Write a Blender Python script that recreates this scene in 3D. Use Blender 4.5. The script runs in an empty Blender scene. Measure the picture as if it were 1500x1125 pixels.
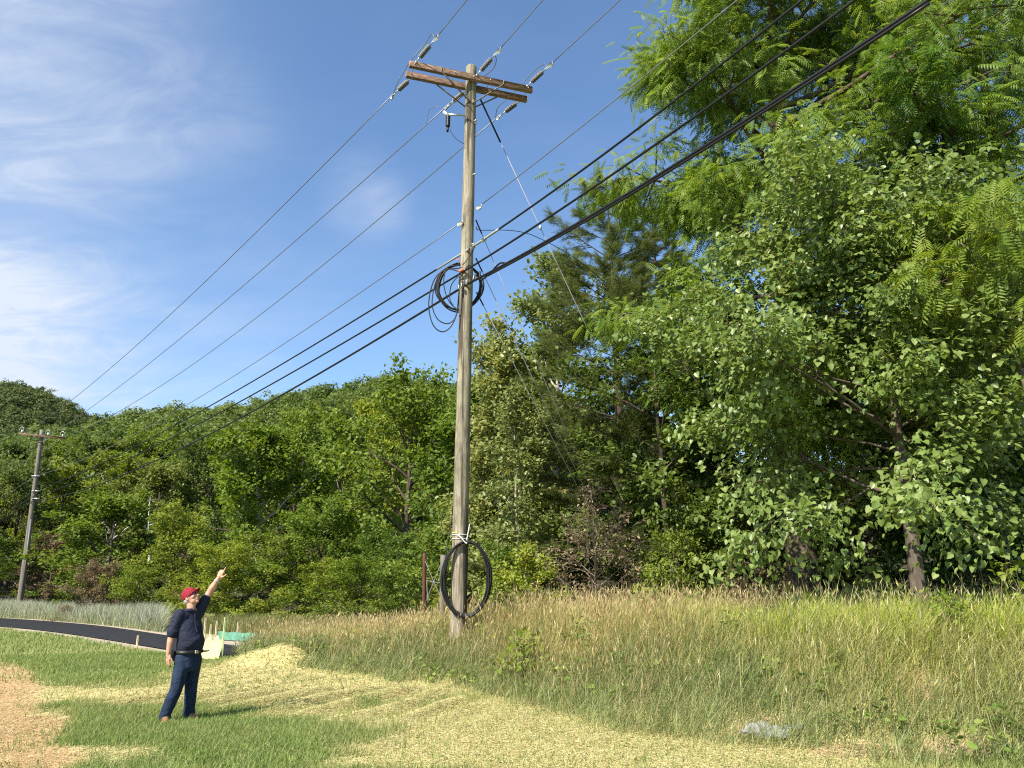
import bpy, math, random
import numpy as np
from mathutils import Vector, Matrix
R = math.radians
SC = bpy.context.scene
COL = SC.collection

# ------------------------------------------------------------------ camera
F_PX, PITCH, CAM_Z = 1127.0, R(14.8), 1.70
cam_d = bpy.data.cameras.new('camera'); cam = bpy.data.objects.new('camera', cam_d); COL.objects.link(cam)
cam_d.sensor_width = 36.0; cam_d.lens = F_PX / 1500 * 36.0
cam_d.clip_start = 0.1; cam_d.clip_end = 5000
cam.location = (0, 0, CAM_Z); cam.rotation_euler = (math.pi / 2 + PITCH, 0, 0)
SC.camera = cam

# ------------------------------------------------------------------ light and sky
SUN_EL, SUN_AZ = R(44.5), R(41)          # sun behind the camera, to its left
TO_SUN = Vector((-math.sin(SUN_AZ) * math.cos(SUN_EL), -math.cos(SUN_AZ) * math.cos(SUN_EL), math.sin(SUN_EL)))
sun_d = bpy.data.lights.new('sun', 'SUN'); sun = bpy.data.objects.new('sun', sun_d); COL.objects.link(sun)
sun_d.energy = 5.0; sun_d.angle = R(0.53); sun_d.color = (1.0, 0.93, 0.80)
sun.location = (-20, -20, 40)
sun.rotation_euler = (-TO_SUN).to_track_quat('-Z', 'Y').to_euler()

W = bpy.data.worlds.new('World'); SC.world = W; W.use_nodes = True
def build_world():
    nt = W.node_tree; nt.nodes.clear(); N = nt.nodes.new; L = nt.links.new
    out = N('ShaderNodeOutputWorld'); bg = N('ShaderNodeBackground'); L(bg.outputs[0], out.inputs[0])
    bg.inputs[1].default_value = 0.114
    sky = N('ShaderNodeTexSky'); sky.sky_type = 'NISHITA'; sky.sun_disc = False
    sky.sun_elevation = SUN_EL; sky.sun_rotation = math.pi + SUN_AZ
    sky.altitude = 300; sky.air_density = 1.0; sky.dust_density = 0.35; sky.ozone_density = 2.2
    tc = N('ShaderNodeTexCoord')
    def vmath(op, a, b=None):
        n = N('ShaderNodeVectorMath'); n.operation = op; L(a, n.inputs[0])
        if b is not None:
            if hasattr(b, 'links'): L(b, n.inputs[1])
            else: n.inputs[1].default_value = b
        return n
    def m(op, a, b=None, clamp=False):
        n = N('ShaderNodeMath'); n.operation = op; n.use_clamp = clamp
        for k, v in enumerate((a, b)):
            if v is None: continue
            if hasattr(v, 'links'): L(v, n.inputs[k])
            else: n.inputs[k].default_value = v
        return n.outputs[0]
    D = vmath('NORMALIZE', tc.outputs['Generated']).outputs[0]
    # project the direction on a high flat layer so that the wisps spread like real cirrus
    sx = N('ShaderNodeSeparateXYZ'); L(D, sx.inputs[0])
    zz = m('ADD', m('MAXIMUM', sx.outputs[2], 0.0), 0.25)
    cx = N('ShaderNodeCombineXYZ'); L(m('DIVIDE', sx.outputs[0], zz), cx.inputs[0]); L(m('DIVIDE', sx.outputs[1], zz), cx.inputs[1])
    mp = N('ShaderNodeMapping'); L(cx.outputs[0], mp.inputs[0]); mp.inputs['Rotation'].default_value = (0, 0, R(25)); mp.inputs['Scale'].default_value = (0.8, 1.5, 1)
    n1 = N('ShaderNodeTexNoise'); L(mp.outputs[0], n1.inputs['Vector']); n1.inputs['Scale'].default_value = 1.5
    n1.inputs['Detail'].default_value = 9; n1.inputs['Roughness'].default_value = 0.55; n1.inputs['Distortion'].default_value = 0.5
    n2 = N('ShaderNodeTexNoise'); L(mp.outputs[0], n2.inputs['Vector']); n2.inputs['Scale'].default_value = 5.0
    n2.inputs['Detail'].default_value = 8; n2.inputs['Distortion'].default_value = 1.2; n2.inputs['Roughness'].default_value = 0.62
    nn = m('ADD', m('MULTIPLY', n1.outputs[0], 0.7), m('MULTIPLY', n2.outputs[0], 0.3))
    total = None
    for (px, py, wide, amt) in ((90, 60, 0.32, 0.62), (-60, 30, 0.35, 0.4), (10, 500, 0.22, 1.0), (-190, 470, 0.36, 0.95), (200, 470, 0.13, 0.12), (535, 290, 0.085, 0.40), (560, 298, 0.05, 0.2), (260, 570, 0.2, 0.45), (400, 410, 0.16, 0.15), (330, 150, 0.10, 0.12)):
        d = Vector(((px - 750) / F_PX, math.cos(PITCH) - math.sin(PITCH) * (562.5 - py) / F_PX, math.sin(PITCH) + math.cos(PITCH) * (562.5 - py) / F_PX)).normalized()
        dist = vmath('LENGTH', vmath('SUBTRACT', D, tuple(d)).outputs[0]).outputs['Value']
        g = N('ShaderNodeMapRange'); g.interpolation_type = 'SMOOTHERSTEP'; L(dist, g.inputs[0])
        g.inputs[1].default_value = 0.0; g.inputs[2].default_value = wide; g.inputs[3].default_value = amt; g.inputs[4].default_value = 0.0
        total = g.outputs[0] if total is None else m('ADD', total, g.outputs[0])
    thr = N('ShaderNodeMapRange'); L(nn, thr.inputs[0]); thr.inputs[1].default_value = 0.38; thr.inputs[2].default_value = 0.66; thr.interpolation_type = 'SMOOTHSTEP'
    soft = m('ADD', m('MULTIPLY', thr.outputs[0], 0.8), 0.22)
    fac = m('MULTIPLY', m('ADD', total, 0.05), soft, True)
    fac = m('MULTIPLY', fac, 0.95, True)
    hs = N('ShaderNodeHueSaturation'); L(sky.outputs[0], hs.inputs['Color']); hs.inputs['Saturation'].default_value = 1.10; hs.inputs['Value'].default_value = 1.0
    mix = N('ShaderNodeMix'); mix.data_type = 'RGBA'; L(fac, mix.inputs[0]); L(hs.outputs[0], mix.inputs[6]); mix.inputs[7].default_value = (3.5, 3.85, 4.4, 1)
    L(mix.outputs[2], bg.inputs[0])
build_world()
vs = SC.view_settings
vs.view_transform = 'Standard'; vs.look = 'None'; vs.exposure = 1.0; vs.gamma = 1.0; vs.use_curve_mapping = False
cy = SC.cycles
cy.max_bounces = 6; cy.diffuse_bounces = 3; cy.glossy_bounces = 2; cy.transmission_bounces = 3; cy.transparent_max_bounces = 4
cy.use_denoising = False; cy.caustics_reflective = False; cy.caustics_refractive = False
cy.sample_clamp_indirect = 4.0; cy.pixel_filter_type = 'BLACKMAN_HARRIS'; cy.filter_width = 1.15

# ------------------------------------------------------------------ pixel -> world helpers
CP, SP = math.cos(PITCH), math.sin(PITCH)
def ray(px, py):
    u, v = (px - 750) / F_PX, (562.5 - py) / F_PX
    return np.array((u, CP - SP * v, SP + CP * v))
def at(px, py, Y):                      # point on that line of sight at forward distance Y
    d = ray(px, py); t = Y / d[1]
    return np.array((d[0] * t, Y, CAM_Z + d[2] * t))
def on_z(px, py, z=0.0):
    d = ray(px, py); t = (z - CAM_Z) / d[2]
    return np.array((d[0] * t, d[1] * t, z))
def slope_az(px, py):
    d = ray(px, py); return math.atan2(d[0], d[1]), d[2] / math.hypot(d[0], d[1])

# ------------------------------------------------------------------ numpy noise
def _hash(ix, iy, seed):
    h = (ix.astype(np.int64) * 374761393 + iy.astype(np.int64) * 668265263 + seed * 1442695041) & 0xffffffff
    h = ((h ^ (h >> 13)) * 1274126177) & 0xffffffff
    return ((h ^ (h >> 16)) & 0xffff) / 65535.0
def vnoise(x, y, seed=0):
    x = np.asarray(x, float); y = np.asarray(y, float)
    ix, iy = np.floor(x), np.floor(y); fx, fy = x - ix, y - iy
    fx = fx * fx * (3 - 2 * fx); fy = fy * fy * (3 - 2 * fy)
    a = _hash(ix, iy, seed); b = _hash(ix + 1, iy, seed); c = _hash(ix, iy + 1, seed); d = _hash(ix + 1, iy + 1, seed)
    return (a * (1 - fx) + b * fx) * (1 - fy) + (c * (1 - fx) + d * fx) * fy
def fbm(x, y, seed=0, oct=4):
    s, a, t = 0, 1.0, 0
    for k in range(oct):
        s = s + a * vnoise(np.asarray(x) * 2 ** k, np.asarray(y) * 2 ** k, seed + 17 * k); t += a; a *= 0.5
    return s / t
def sstep(t):
    t = np.clip(t, 0, 1); return t * t * (3 - 2 * t)

# ------------------------------------------------------------------ mesh helpers
def add_mesh(name, V, F, mat=None, parent=None, col=None, tint=None, smooth=False, attrs=None):
    V = np.asarray(V, np.float32).reshape(-1, 3)
    Fs = F if isinstance(F, list) else [F]
    me = bpy.data.meshes.new(name)
    me.vertices.add(len(V)); me.vertices.foreach_set('co', V.ravel())
    loops = np.concatenate([np.asarray(f, np.int32).ravel() for f in Fs])
    tot = np.concatenate([np.full(len(f), np.asarray(f).shape[1], np.int32) for f in Fs])
    me.loops.add(len(loops)); me.loops.foreach_set('vertex_index', loops)
    me.polygons.add(len(tot))
    start = np.zeros(len(tot), np.int32); start[1:] = np.cumsum(tot)[:-1]
    me.polygons.foreach_set('loop_start', start); me.polygons.foreach_set('loop_total', tot)
    if smooth: me.polygons.foreach_set('use_smooth', np.ones(len(tot), bool))
    if col is not None:
        a = me.attributes.new('Col', 'FLOAT_COLOR', 'POINT')
        c = np.ones((len(V), 4), np.float32); c[:, :3] = col; a.data.foreach_set('color', c.ravel())
    if tint is not None:
        a = me.attributes.new('tint', 'FLOAT', 'POINT'); a.data.foreach_set('value', np.asarray(tint, np.float32))
    for k, v in (attrs or {}).items():
        a = me.attributes.new(k, 'FLOAT', 'POINT'); a.data.foreach_set('value', np.asarray(v, np.float32))
    me.update(calc_edges=True)
    if mat: me.materials.append(mat)
    o = bpy.data.objects.new(name, me); COL.objects.link(o)
    if parent: o.parent = parent
    return o
def tag(o, label=None, cat=None, group=None, kind=None):
    if label: o['label'] = label
    if cat: o['category'] = cat
    if group: o['group'] = group
    if kind: o['kind'] = kind
    return o
def empty(name, loc, label, cat, group=None, rz=0):
    o = bpy.data.objects.new(name, None); COL.objects.link(o)
    o.location = tuple(float(v) for v in loc); o.rotation_euler = (0, 0, rz); o.empty_display_size = 0.2
    return tag(o, label, cat, group)
class MB:                                # collects shapes for one mesh
    def __init__(s): s.V = []; s.F = {}; s.n = 0
    def add(s, V, F):
        V = np.asarray(V, float).reshape(-1, 3); F = np.asarray(F, int)
        s.F.setdefault(F.shape[1], []).append(F + s.n); s.V.append(V); s.n += len(V)
    def tube(s, P, r, n=8, cap=True):
        P = np.asarray(P, float); m = len(P); r = np.broadcast_to(np.asarray(r, float), (m,))
        T = np.gradient(P, axis=0); T /= np.linalg.norm(T, axis=1)[:, None] + 1e-12
        ref = np.array((0, 0, 1.0)) if abs(T[0][2]) < 0.9 else np.array((1.0, 0, 0))
        A = np.zeros_like(P); a = np.cross(ref, T[0]); a /= np.linalg.norm(a)
        for i in range(m):
            a = a - T[i] * np.dot(a, T[i]); a /= np.linalg.norm(a) + 1e-12; A[i] = a
        B = np.cross(T, A)
        th = np.arange(n) * 2 * math.pi / n
        ring = P[:, None, :] + r[:, None, None] * (np.cos(th)[None, :, None] * A[:, None, :] + np.sin(th)[None, :, None] * B[:, None, :])
        V = ring.reshape(-1, 3)
        i = np.arange(m - 1)[:, None] * n; j = np.arange(n)[None, :]; jn = (j + 1) % n
        F = np.stack([i + j, i + jn, i + n + jn, i + n + j], -1).reshape(-1, 4)
        base = s.n; s.add(V, F)
        if cap:
            s.F.setdefault(n, []).append((base + np.arange(n)[::-1])[None, :]); s.F[n].append((base + (m - 1) * n + np.arange(n))[None, :])
    def box(s, c, size, M=None, bev=0.0):
        x, y, z = [v / 2 for v in size]
        if bev > 0:                       # chamfered along the long edges of all axes: 24 verts
            b = bev; V = []; 
            for sx in (-1, 1):
                for sy in (-1, 1):
                    for sz in (-1, 1):
                        V += [(sx * x, sy * (y - b), sz * (z - b)), (sx * (x - b), sy * y, sz * (z - b)), (sx * (x - b), sy * (y - b), sz * z)]
            V = np.array(V); 
            def I(sx, sy, sz, k): return (((sx > 0) * 4 + (sy > 0) * 2 + (sz > 0)) * 3 + k)
            Q = []; T3 = []
            for sg in (-1, 1):
                q = [[I(sg, -1, -1, 0), I(sg, 1, -1, 0), I(sg, 1, 1, 0), I(sg, -1, 1, 0)], [I(-1, sg, -1, 1), I(-1, sg, 1, 1), I(1, sg, 1, 1), I(1, sg, -1, 1)], [I(-1, -1, sg, 2), I(1, -1, sg, 2), I(1, 1, sg, 2), I(-1, 1, sg, 2)]]
                Q += [a if sg > 0 else a[::-1] for a in q]
            for s1 in (-1, 1):
                for s2 in (-1, 1):
                    Q.append([I(s1, s2, -1, 0), I(s1, s2, -1, 1), I(s1, s2, 1, 1), I(s1, s2, 1, 0)])
                    Q.append([I(s1, -1, s2, 0), I(s1, -1, s2, 2), I(s1, 1, s2, 2), I(s1, 1, s2, 0)])
                    Q.append([I(-1, s1, s2, 1), I(-1, s1, s2, 2), I(1, s1, s2, 2), I(1, s1, s2, 1)])
                    for s3 in (-1, 1): T3.append([I(s1, s2, s3, 0), I(s1, s2, s3, 1), I(s1, s2, s3, 2)])
            if M is not None: V = V @ np.array(M).T
            base = s.n; s.add(V + np.asarray(c), np.array(Q)); s.F.setdefault(3, []).append(np.array(T3) + base)
            return
        V = np.array([(sx * x, sy * y, sz * z) for sx in (-1, 1) for sy in (-1, 1) for sz in (-1, 1)])
        if M is not None: V = V @ np.array(M).T
        s.add(V + np.asarray(c), [(0, 1, 3, 2), (4, 6, 7, 5), (0, 4, 5, 1), (2, 3, 7, 6), (0, 2, 6, 4), (1, 5, 7, 3)])
    def ball(s, c, r, n=10, m=7, M=None):
        r = np.broadcast_to(np.asarray(r, float), (3,))
        ph = np.linspace(0, math.pi, m + 1)[1:-1]; th = np.arange(n) * 2 * math.pi / n
        V = np.array([(math.sin(p) * math.cos(t), math.sin(p) * math.sin(t), math.cos(p)) for p in ph for t in th] + [(0, 0, 1), (0, 0, -1)]) * r
        if M is not None: V = V @ np.array(M).T
        Q = [(i * n + j, (i + 1) * n + j, (i + 1) * n + (j + 1) % n, i * n + (j + 1) % n) for i in range(m - 2) for j in range(n)]
        t0 = (m - 1) * n
        T3 = [(t0, j, (j + 1) % n) for j in range(n)] + [(t0 + 1, (m - 2) * n + (j + 1) % n, (m - 2) * n + j) for j in range(n)]
        base = s.n; s.add(V + np.asarray(c), Q); s.F.setdefault(3, []).append(np.array(T3) + base)
    def build(s, name, mat, parent=None, smooth=False, **k):
        return add_mesh(name, np.concatenate(s.V), [np.concatenate(f) for f in s.F.values()], mat, parent, smooth=smooth, **k)
def smooth_path(P, n=8):                 # Catmull-Rom
    P = np.asarray(P, float); Q = np.vstack([2 * P[0] - P[1], P, 2 * P[-1] - P[-2]]); out = []
    for i in range(len(P) - 1):
        a, b, c, d = Q[i:i + 4]
        for t in np.linspace(0, 1, n, endpoint=False):
            out.append(0.5 * (2 * b + (c - a) * t + (2 * a - 5 * b + 4 * c - d) * t * t + (3 * b - a - 3 * c + d) * t ** 3))
    out.append(P[-1]); return np.array(out)

# ------------------------------------------------------------------ materials
def mat_new(name):
    m = bpy.data.materials.new(name); m.use_nodes = True; nt = m.node_tree; nt.nodes.clear()
    out = nt.nodes.new('ShaderNodeOutputMaterial'); return m, nt, out
def ramp(nt, src, stops):
    r = nt.nodes.new('ShaderNodeValToRGB'); nt.links.new(src, r.inputs[0]); e = r.color_ramp.elements
    while len(e) < len(stops): e.new(0.5)
    for k, (p, c) in enumerate(stops): e[k].position = p; e[k].color = (*c, 1)
    return r.outputs[0]
def noise(nt, scale, detail=5, rough=0.6, vec=None, dist=0.0, stretch=None):
    n = nt.nodes.new('ShaderNodeTexNoise'); n.inputs['Scale'].default_value = scale; n.inputs['Detail'].default_value = detail
    n.inputs['Roughness'].default_value = rough; n.inputs['Distortion'].default_value = dist
    if vec is None:
        tc = nt.nodes.new('ShaderNodeTexCoord'); vec = tc.outputs['Object']
    if stretch:
        mp = nt.nodes.new('ShaderNodeMapping'); mp.inputs['Scale'].default_value = stretch; nt.links.new(vec, mp.inputs[0]); vec = mp.outputs[0]
    nt.links.new(vec, n.inputs['Vector']); return n.outputs[0]
def pbsdf(nt, out, color=None, rough=0.6, metal=0.0, spec=0.5):
    b = nt.nodes.new('ShaderNodeBsdfPrincipled'); nt.links.new(b.outputs[0], out.inputs[0])
    if color is not None:
        if hasattr(color, 'links'): nt.links.new(color, b.inputs['Base Color'])
        else: b.inputs['Base Color'].default_value = (*color, 1)
    b.inputs['Roughness'].default_value = rough; b.inputs['Metallic'].default_value = metal; b.inputs['Specular IOR Level'].default_value = spec
    return b
def bump(nt, b, h, strength=0.3, dist=0.01):
    n = nt.nodes.new('ShaderNodeBump'); n.inputs['Strength'].default_value = strength; n.inputs['Distance'].default_value = dist
    nt.links.new(h, n.inputs['Height']); nt.links.new(n.outputs[0], b.inputs['Normal'])
def simple_mat(name, c1, c2, scale=20, rough=0.6, metal=0.0, spec=0.4, bmp=0.15, bdist=0.004, stretch=None):
    m, nt, out = mat_new(name); n = noise(nt, scale, stretch=stretch)
    c = ramp(nt, n, [(0.3, c1), (0.7, c2)]); b = pbsdf(nt, out, c, rough, metal, spec)
    if bmp: bump(nt, b, n, bmp, bdist)
    return m
def leaf_mat(name, dark, mid, light, trans=0.35, spec=0.35, rough=0.45, var=0.12, tcol=None):
    m, nt, out = mat_new(name); N = nt.nodes.new; L = nt.links.new
    at_ = N('ShaderNodeAttribute'); at_.attribute_name = 'tint'
    c = ramp(nt, at_.outputs['Fac'], [(0.0, dark), (0.5, mid), (1.0, light)])
    oi = N('ShaderNodeObjectInfo'); hs = N('ShaderNodeHueSaturation'); L(c, hs.inputs['Color'])
    mr = N('ShaderNodeMapRange'); L(oi.outputs['Random'], mr.inputs[0]); mr.inputs[3].default_value = 1 - var * 1.6; mr.inputs[4].default_value = 1 + var * 1.6; L(mr.outputs[0], hs.inputs['Value'])
    mr2 = N('ShaderNodeMapRange'); L(oi.outputs['Random'], mr2.inputs[0]); mr2.inputs[3].default_value = 0.5 + var * 0.12; mr2.inputs[4].default_value = 0.5 - var * 0.16; L(mr2.outputs[0], hs.inputs['Hue'])
    b = N('ShaderNodeBsdfPrincipled'); L(hs.outputs[0], b.inputs['Base Color']); b.inputs['Roughness'].default_value = rough; b.inputs['Specular IOR Level'].default_value = spec
    t = N('ShaderNodeBsdfTranslucent'); h2 = N('ShaderNodeHueSaturation'); L(hs.outputs[0], h2.inputs['Color']); h2.inputs['Hue'].default_value = 0.48; h2.inputs['Saturation'].default_value = 1.1; h2.inputs['Value'].default_value = 1.5
    L(h2.outputs[0], t.inputs[0])
    mx = N('ShaderNodeMixShader'); mx.inputs[0].default_value = trans; L(b.outputs[0], mx.inputs[1]); L(t.outputs[0], mx.inputs[2]); L(mx.outputs[0], out.inputs[0])
    return m
def blade_mat(name, trans=0.3):
    m, nt, out = mat_new(name); N = nt.nodes.new; L = nt.links.new
    a = N('ShaderNodeAttribute'); a.attribute_name = 'Col'
    b = N('ShaderNodeBsdfPrincipled'); L(a.outputs['Color'], b.inputs['Base Color']); b.inputs['Roughness'].default_value = 0.55; b.inputs['Specular IOR Level'].default_value = 0.25
    t = N('ShaderNodeBsdfTranslucent'); L(a.outputs['Color'], t.inputs[0])
    mx = N('ShaderNodeMixShader'); mx.inputs[0].default_value = trans; L(b.outputs[0], mx.inputs[1]); L(t.outputs[0], mx.inputs[2]); L(mx.outputs[0], out.inputs[0])
    return m
def wood_mat(name, c1, c2, c3, sc=6, stretch=(1, 1, 0.06), bdist=0.012, green=None):
    m, nt, out = mat_new(name); N = nt.nodes.new; L = nt.links.new
    g = noise(nt, sc * 4, 7, 0.65, stretch=stretch, dist=0.3)
    big = noise(nt, 1.3, 4, 0.6, stretch=(1, 1, 0.5))
    c = ramp(nt, g, [(0.28, c1), (0.5, c2), (0.72, c3)])
    if green:
        mx = N('ShaderNodeMix'); mx.data_type = 'RGBA'; f = ramp(nt, big, [(0.45, (0, 0, 0)), (0.68, (0.6, 0.6, 0.6))])
        L(f, mx.inputs[0]); L(c, mx.inputs[6]); mx.inputs[7].default_value = (*green, 1); c = mx.outputs[2]
    if green:                            # drying cracks and dark stains
        cr = noise(nt, 9, 3, 0.5, stretch=(1, 1, 0.03), dist=0.2); st = noise(nt, 3.6, 6, 0.7, stretch=(1, 1, 0.35))
        for src, lo, hi, k in ((cr, 0.56, 0.62, 0.85), (st, 0.46, 0.66, 0.7)):
            f = ramp(nt, src, [(lo, (0, 0, 0)), (hi, (k, k, k))]); q = N('ShaderNodeMix'); q.data_type = 'RGBA'; L(f, q.inputs[0]); L(c, q.inputs[6]); q.inputs[7].default_value = (0.045, 0.036, 0.027, 1); c = q.outputs[2]
    b = pbsdf(nt, out, c, 0.85, 0, 0.2); bump(nt, b, g, 0.6, bdist)
    return m

M = {}
M['pole'] = wood_mat('weathered_pole_wood', (0.10, 0.08, 0.06), (0.27, 0.23, 0.17), (0.45, 0.40, 0.31), 5, (1, 1, 0.06), 0.02, (0.24, 0.25, 0.15))
M['far_pole'] = wood_mat('grey_pole_wood', (0.10, 0.085, 0.065), (0.17, 0.15, 0.12), (0.25, 0.225, 0.185), 5)
M['arm'] = wood_mat('brown_crossarm_wood', (0.10, 0.06, 0.045), (0.24, 0.15, 0.115), (0.42, 0.31, 0.25), 6, (0.08, 1, 1), 0.006)
M['post'] = wood_mat('grey_post_wood', (0.08, 0.07, 0.055), (0.16, 0.14, 0.115), (0.25, 0.23, 0.19), 6)
M['stake'] = wood_mat('pale_stake_wood', (0.45, 0.36, 0.24), (0.6, 0.5, 0.34), (0.72, 0.62, 0.45), 8)
M['steel'] = simple_mat('galvanised_steel', (0.42, 0.43, 0.43), (0.62, 0.62, 0.61), 40, 0.45, 0.7, 0.5, 0.08)
M['dark_steel'] = simple_mat('dark_brace_steel', (0.10, 0.085, 0.075), (0.2, 0.17, 0.15), 25, 0.6, 0.3)
M['insul'] = simple_mat('grey_polymer', (0.10, 0.10, 0.095), (0.16, 0.155, 0.15), 30, 0.5, 0, 0.4, 0.05)
M['porcelain'] = simple_mat('white_clamp', (0.55, 0.54, 0.5), (0.7, 0.69, 0.65), 30, 0.5, 0.2)
M['wire'] = simple_mat('aluminium_wire', (0.16, 0.165, 0.17), (0.26, 0.265, 0.27), 60, 0.45, 0.6, 0.5, 0)
M['guy'] = simple_mat('bright_guy_strand', (0.20, 0.205, 0.21), (0.27, 0.275, 0.28), 60, 0.6, 0.2, 0.4, 0)
M['cable'] = simple_mat('black_cable', (0.005, 0.005, 0.0055), (0.011, 0.011, 0.012), 40, 0.45, 0, 0.35, 0.05)
M['wrap'] = simple_mat('grey_wire_wrap', (.06, .06, .06), (.5, .5, .49), 55, .6, 0, .4, 0)
M['rust'] = simple_mat('rusty_steel', (0.055, 0.02, 0.012), (0.12, 0.048, 0.028), 30, 0.8, 0.1)
M['tape'] = simple_mat('white_tie', (0.45, 0.45, 0.42), (0.55, 0.55, 0.51), 30, 0.5)
M['orange'] = simple_mat('orange_tape', (0.65, 0.12, 0.03), (0.75, 0.18, 0.05), 30, 0.5)
M['bark'] = wood_mat('dark_ridged_bark', (0.03, 0.022, 0.017), (0.085, 0.062, 0.047), (0.16, 0.12, 0.095), 3.0, (1, 1, 0.16), 0.06)
M['bark_grey'] = wood_mat('grey_smooth_bark', (0.055, 0.043, 0.033), (0.10, 0.08, 0.062), (0.17, 0.14, 0.115), 3.0, (1, 1, 0.35), 0.015)
M['bark_pale'] = wood_mat('pale_bark', (0.22, 0.19, 0.15), (0.36, 0.32, 0.27), (0.5, 0.46, 0.4), 3.0, (1, 1, 0.4), 0.01)
M['twig'] = wood_mat('dead_twig', (0.10, 0.075, 0.055), (0.2, 0.155, 0.12), (0.3, 0.25, 0.2), 4, (1, 1, 0.4), 0.005)
M['leaf_walnut'] = leaf_mat('feathery_leaf', (0.060, 0.120, 0.017), (0.115, 0.20, 0.028), (0.20, 0.285, 0.055), 0.42, 0.28, 0.5)
M['leaf_heart'] = leaf_mat('heart_leaf', (0.085, 0.135, 0.03), (0.15, 0.22, 0.048), (0.28, 0.335, 0.115), 0.36, 0.38, 0.4)
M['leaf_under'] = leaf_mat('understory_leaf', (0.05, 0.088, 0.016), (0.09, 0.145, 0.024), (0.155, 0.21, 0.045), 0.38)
M['leaf_tulip'] = leaf_mat('pale_leaf', (0.095, 0.135, 0.03), (0.165, 0.21, 0.055), (0.28, 0.31, 0.12), 0.36, 0.45)
M['needle'] = leaf_mat('pine_needle', (0.085, 0.125, 0.038), (0.14, 0.19, 0.055), (0.20, 0.245, 0.085), 0.3)
M['leaf_mid'] = leaf_mat('wood_edge_leaf', (0.072, 0.118, 0.017), (0.137, 0.205, 0.028), (0.235, 0.295, 0.06), 0.38, 0.22, 0.55, 0.15)
M['leaf_bright'] = leaf_mat('bright_bush_leaf', (0.10, 0.155, 0.016), (0.175, 0.24, 0.028), (0.27, 0.315, 0.065), 0.40, 0.22, 0.55)
M['leaf_brown'] = leaf_mat('browned_leaf', (0.13, 0.095, 0.055), (0.19, 0.145, 0.08), (0.17, 0.18, 0.05), 0.3)
M['leaf_tan'] = leaf_mat('dried_leaf', (0.20, 0.14, 0.085), (0.31, 0.22, 0.13), (0.25, 0.23, 0.09), 0.3)
M['leaf_hill'] = leaf_mat('hillside_leaf', (0.064, 0.102, 0.022), (0.118, 0.165, 0.034), (0.195, 0.235, 0.062), 0.34, 0.25, 0.55)
M['leaf_far'] = leaf_mat('hazed_far_leaf', (0.05, 0.08, 0.028), (0.08, 0.115, 0.036), (0.115, 0.15, 0.05), 0.27, 0.2, 0.6)  # bluer than the near hillside: distance haze painted into the leaf colour
M['blade'] = blade_mat('grass_blade', 0.42)
M['straw'] = blade_mat('straw_strand', 0.12)
M['asphalt'] = simple_mat('new_asphalt', (0.011, 0.011, 0.012), (0.024, 0.024, 0.026), 7, 0.8, 0, 0.22, 0.5, 0.006)
M['gravel'] = simple_mat('tan_gravel', (0.30, 0.25, 0.19), (0.50, 0.43, 0.34), 9, 0.9, 0, 0.2, 0.6, 0.03)

# ------------------------------------------------------------------ terrain
EDGE_A = np.array((-5.0, 18.3)); E_S = np.array((0.744, -0.668)); E_N = np.array((0.668, 0.744))
def su(x, y):
    dx, dy = np.asarray(x) - EDGE_A[0], np.asarray(y) - EDGE_A[1]
    s = dx * E_S[0] + dy * E_S[1]; u = dx * E_N[0] + dy * E_N[1]
    u = u - np.interp(s, (-30, -2, 0, 6, 8.2, 9.85, 12.5, 14.4, 20), (1.0, 0.4, -0.05, -0.45, -1.45, -2.0, -1.85, -1.0, 0.0))
    return s, u
NEAR_R = [slope_az(*p) for p in ((-300, 690), (-100, 668), (0, 655), (100, 640), (145, 622), (200, 613), (260, 606), (330, 598), (400, 585), (440, 573), (500, 562), (560, 550), (600, 547), (660, 551), (760, 560), (900, 600), (1600, 640))]
FAR_R = [slope_az(*p) for p in ((-500, 590), (-200, 562), (-50, 563), (30, 567), (60, 576), (100, 599), (150, 625), (200, 660), (300, 720), (500, 800))]
NR, FR = 235.0, 620.0
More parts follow.
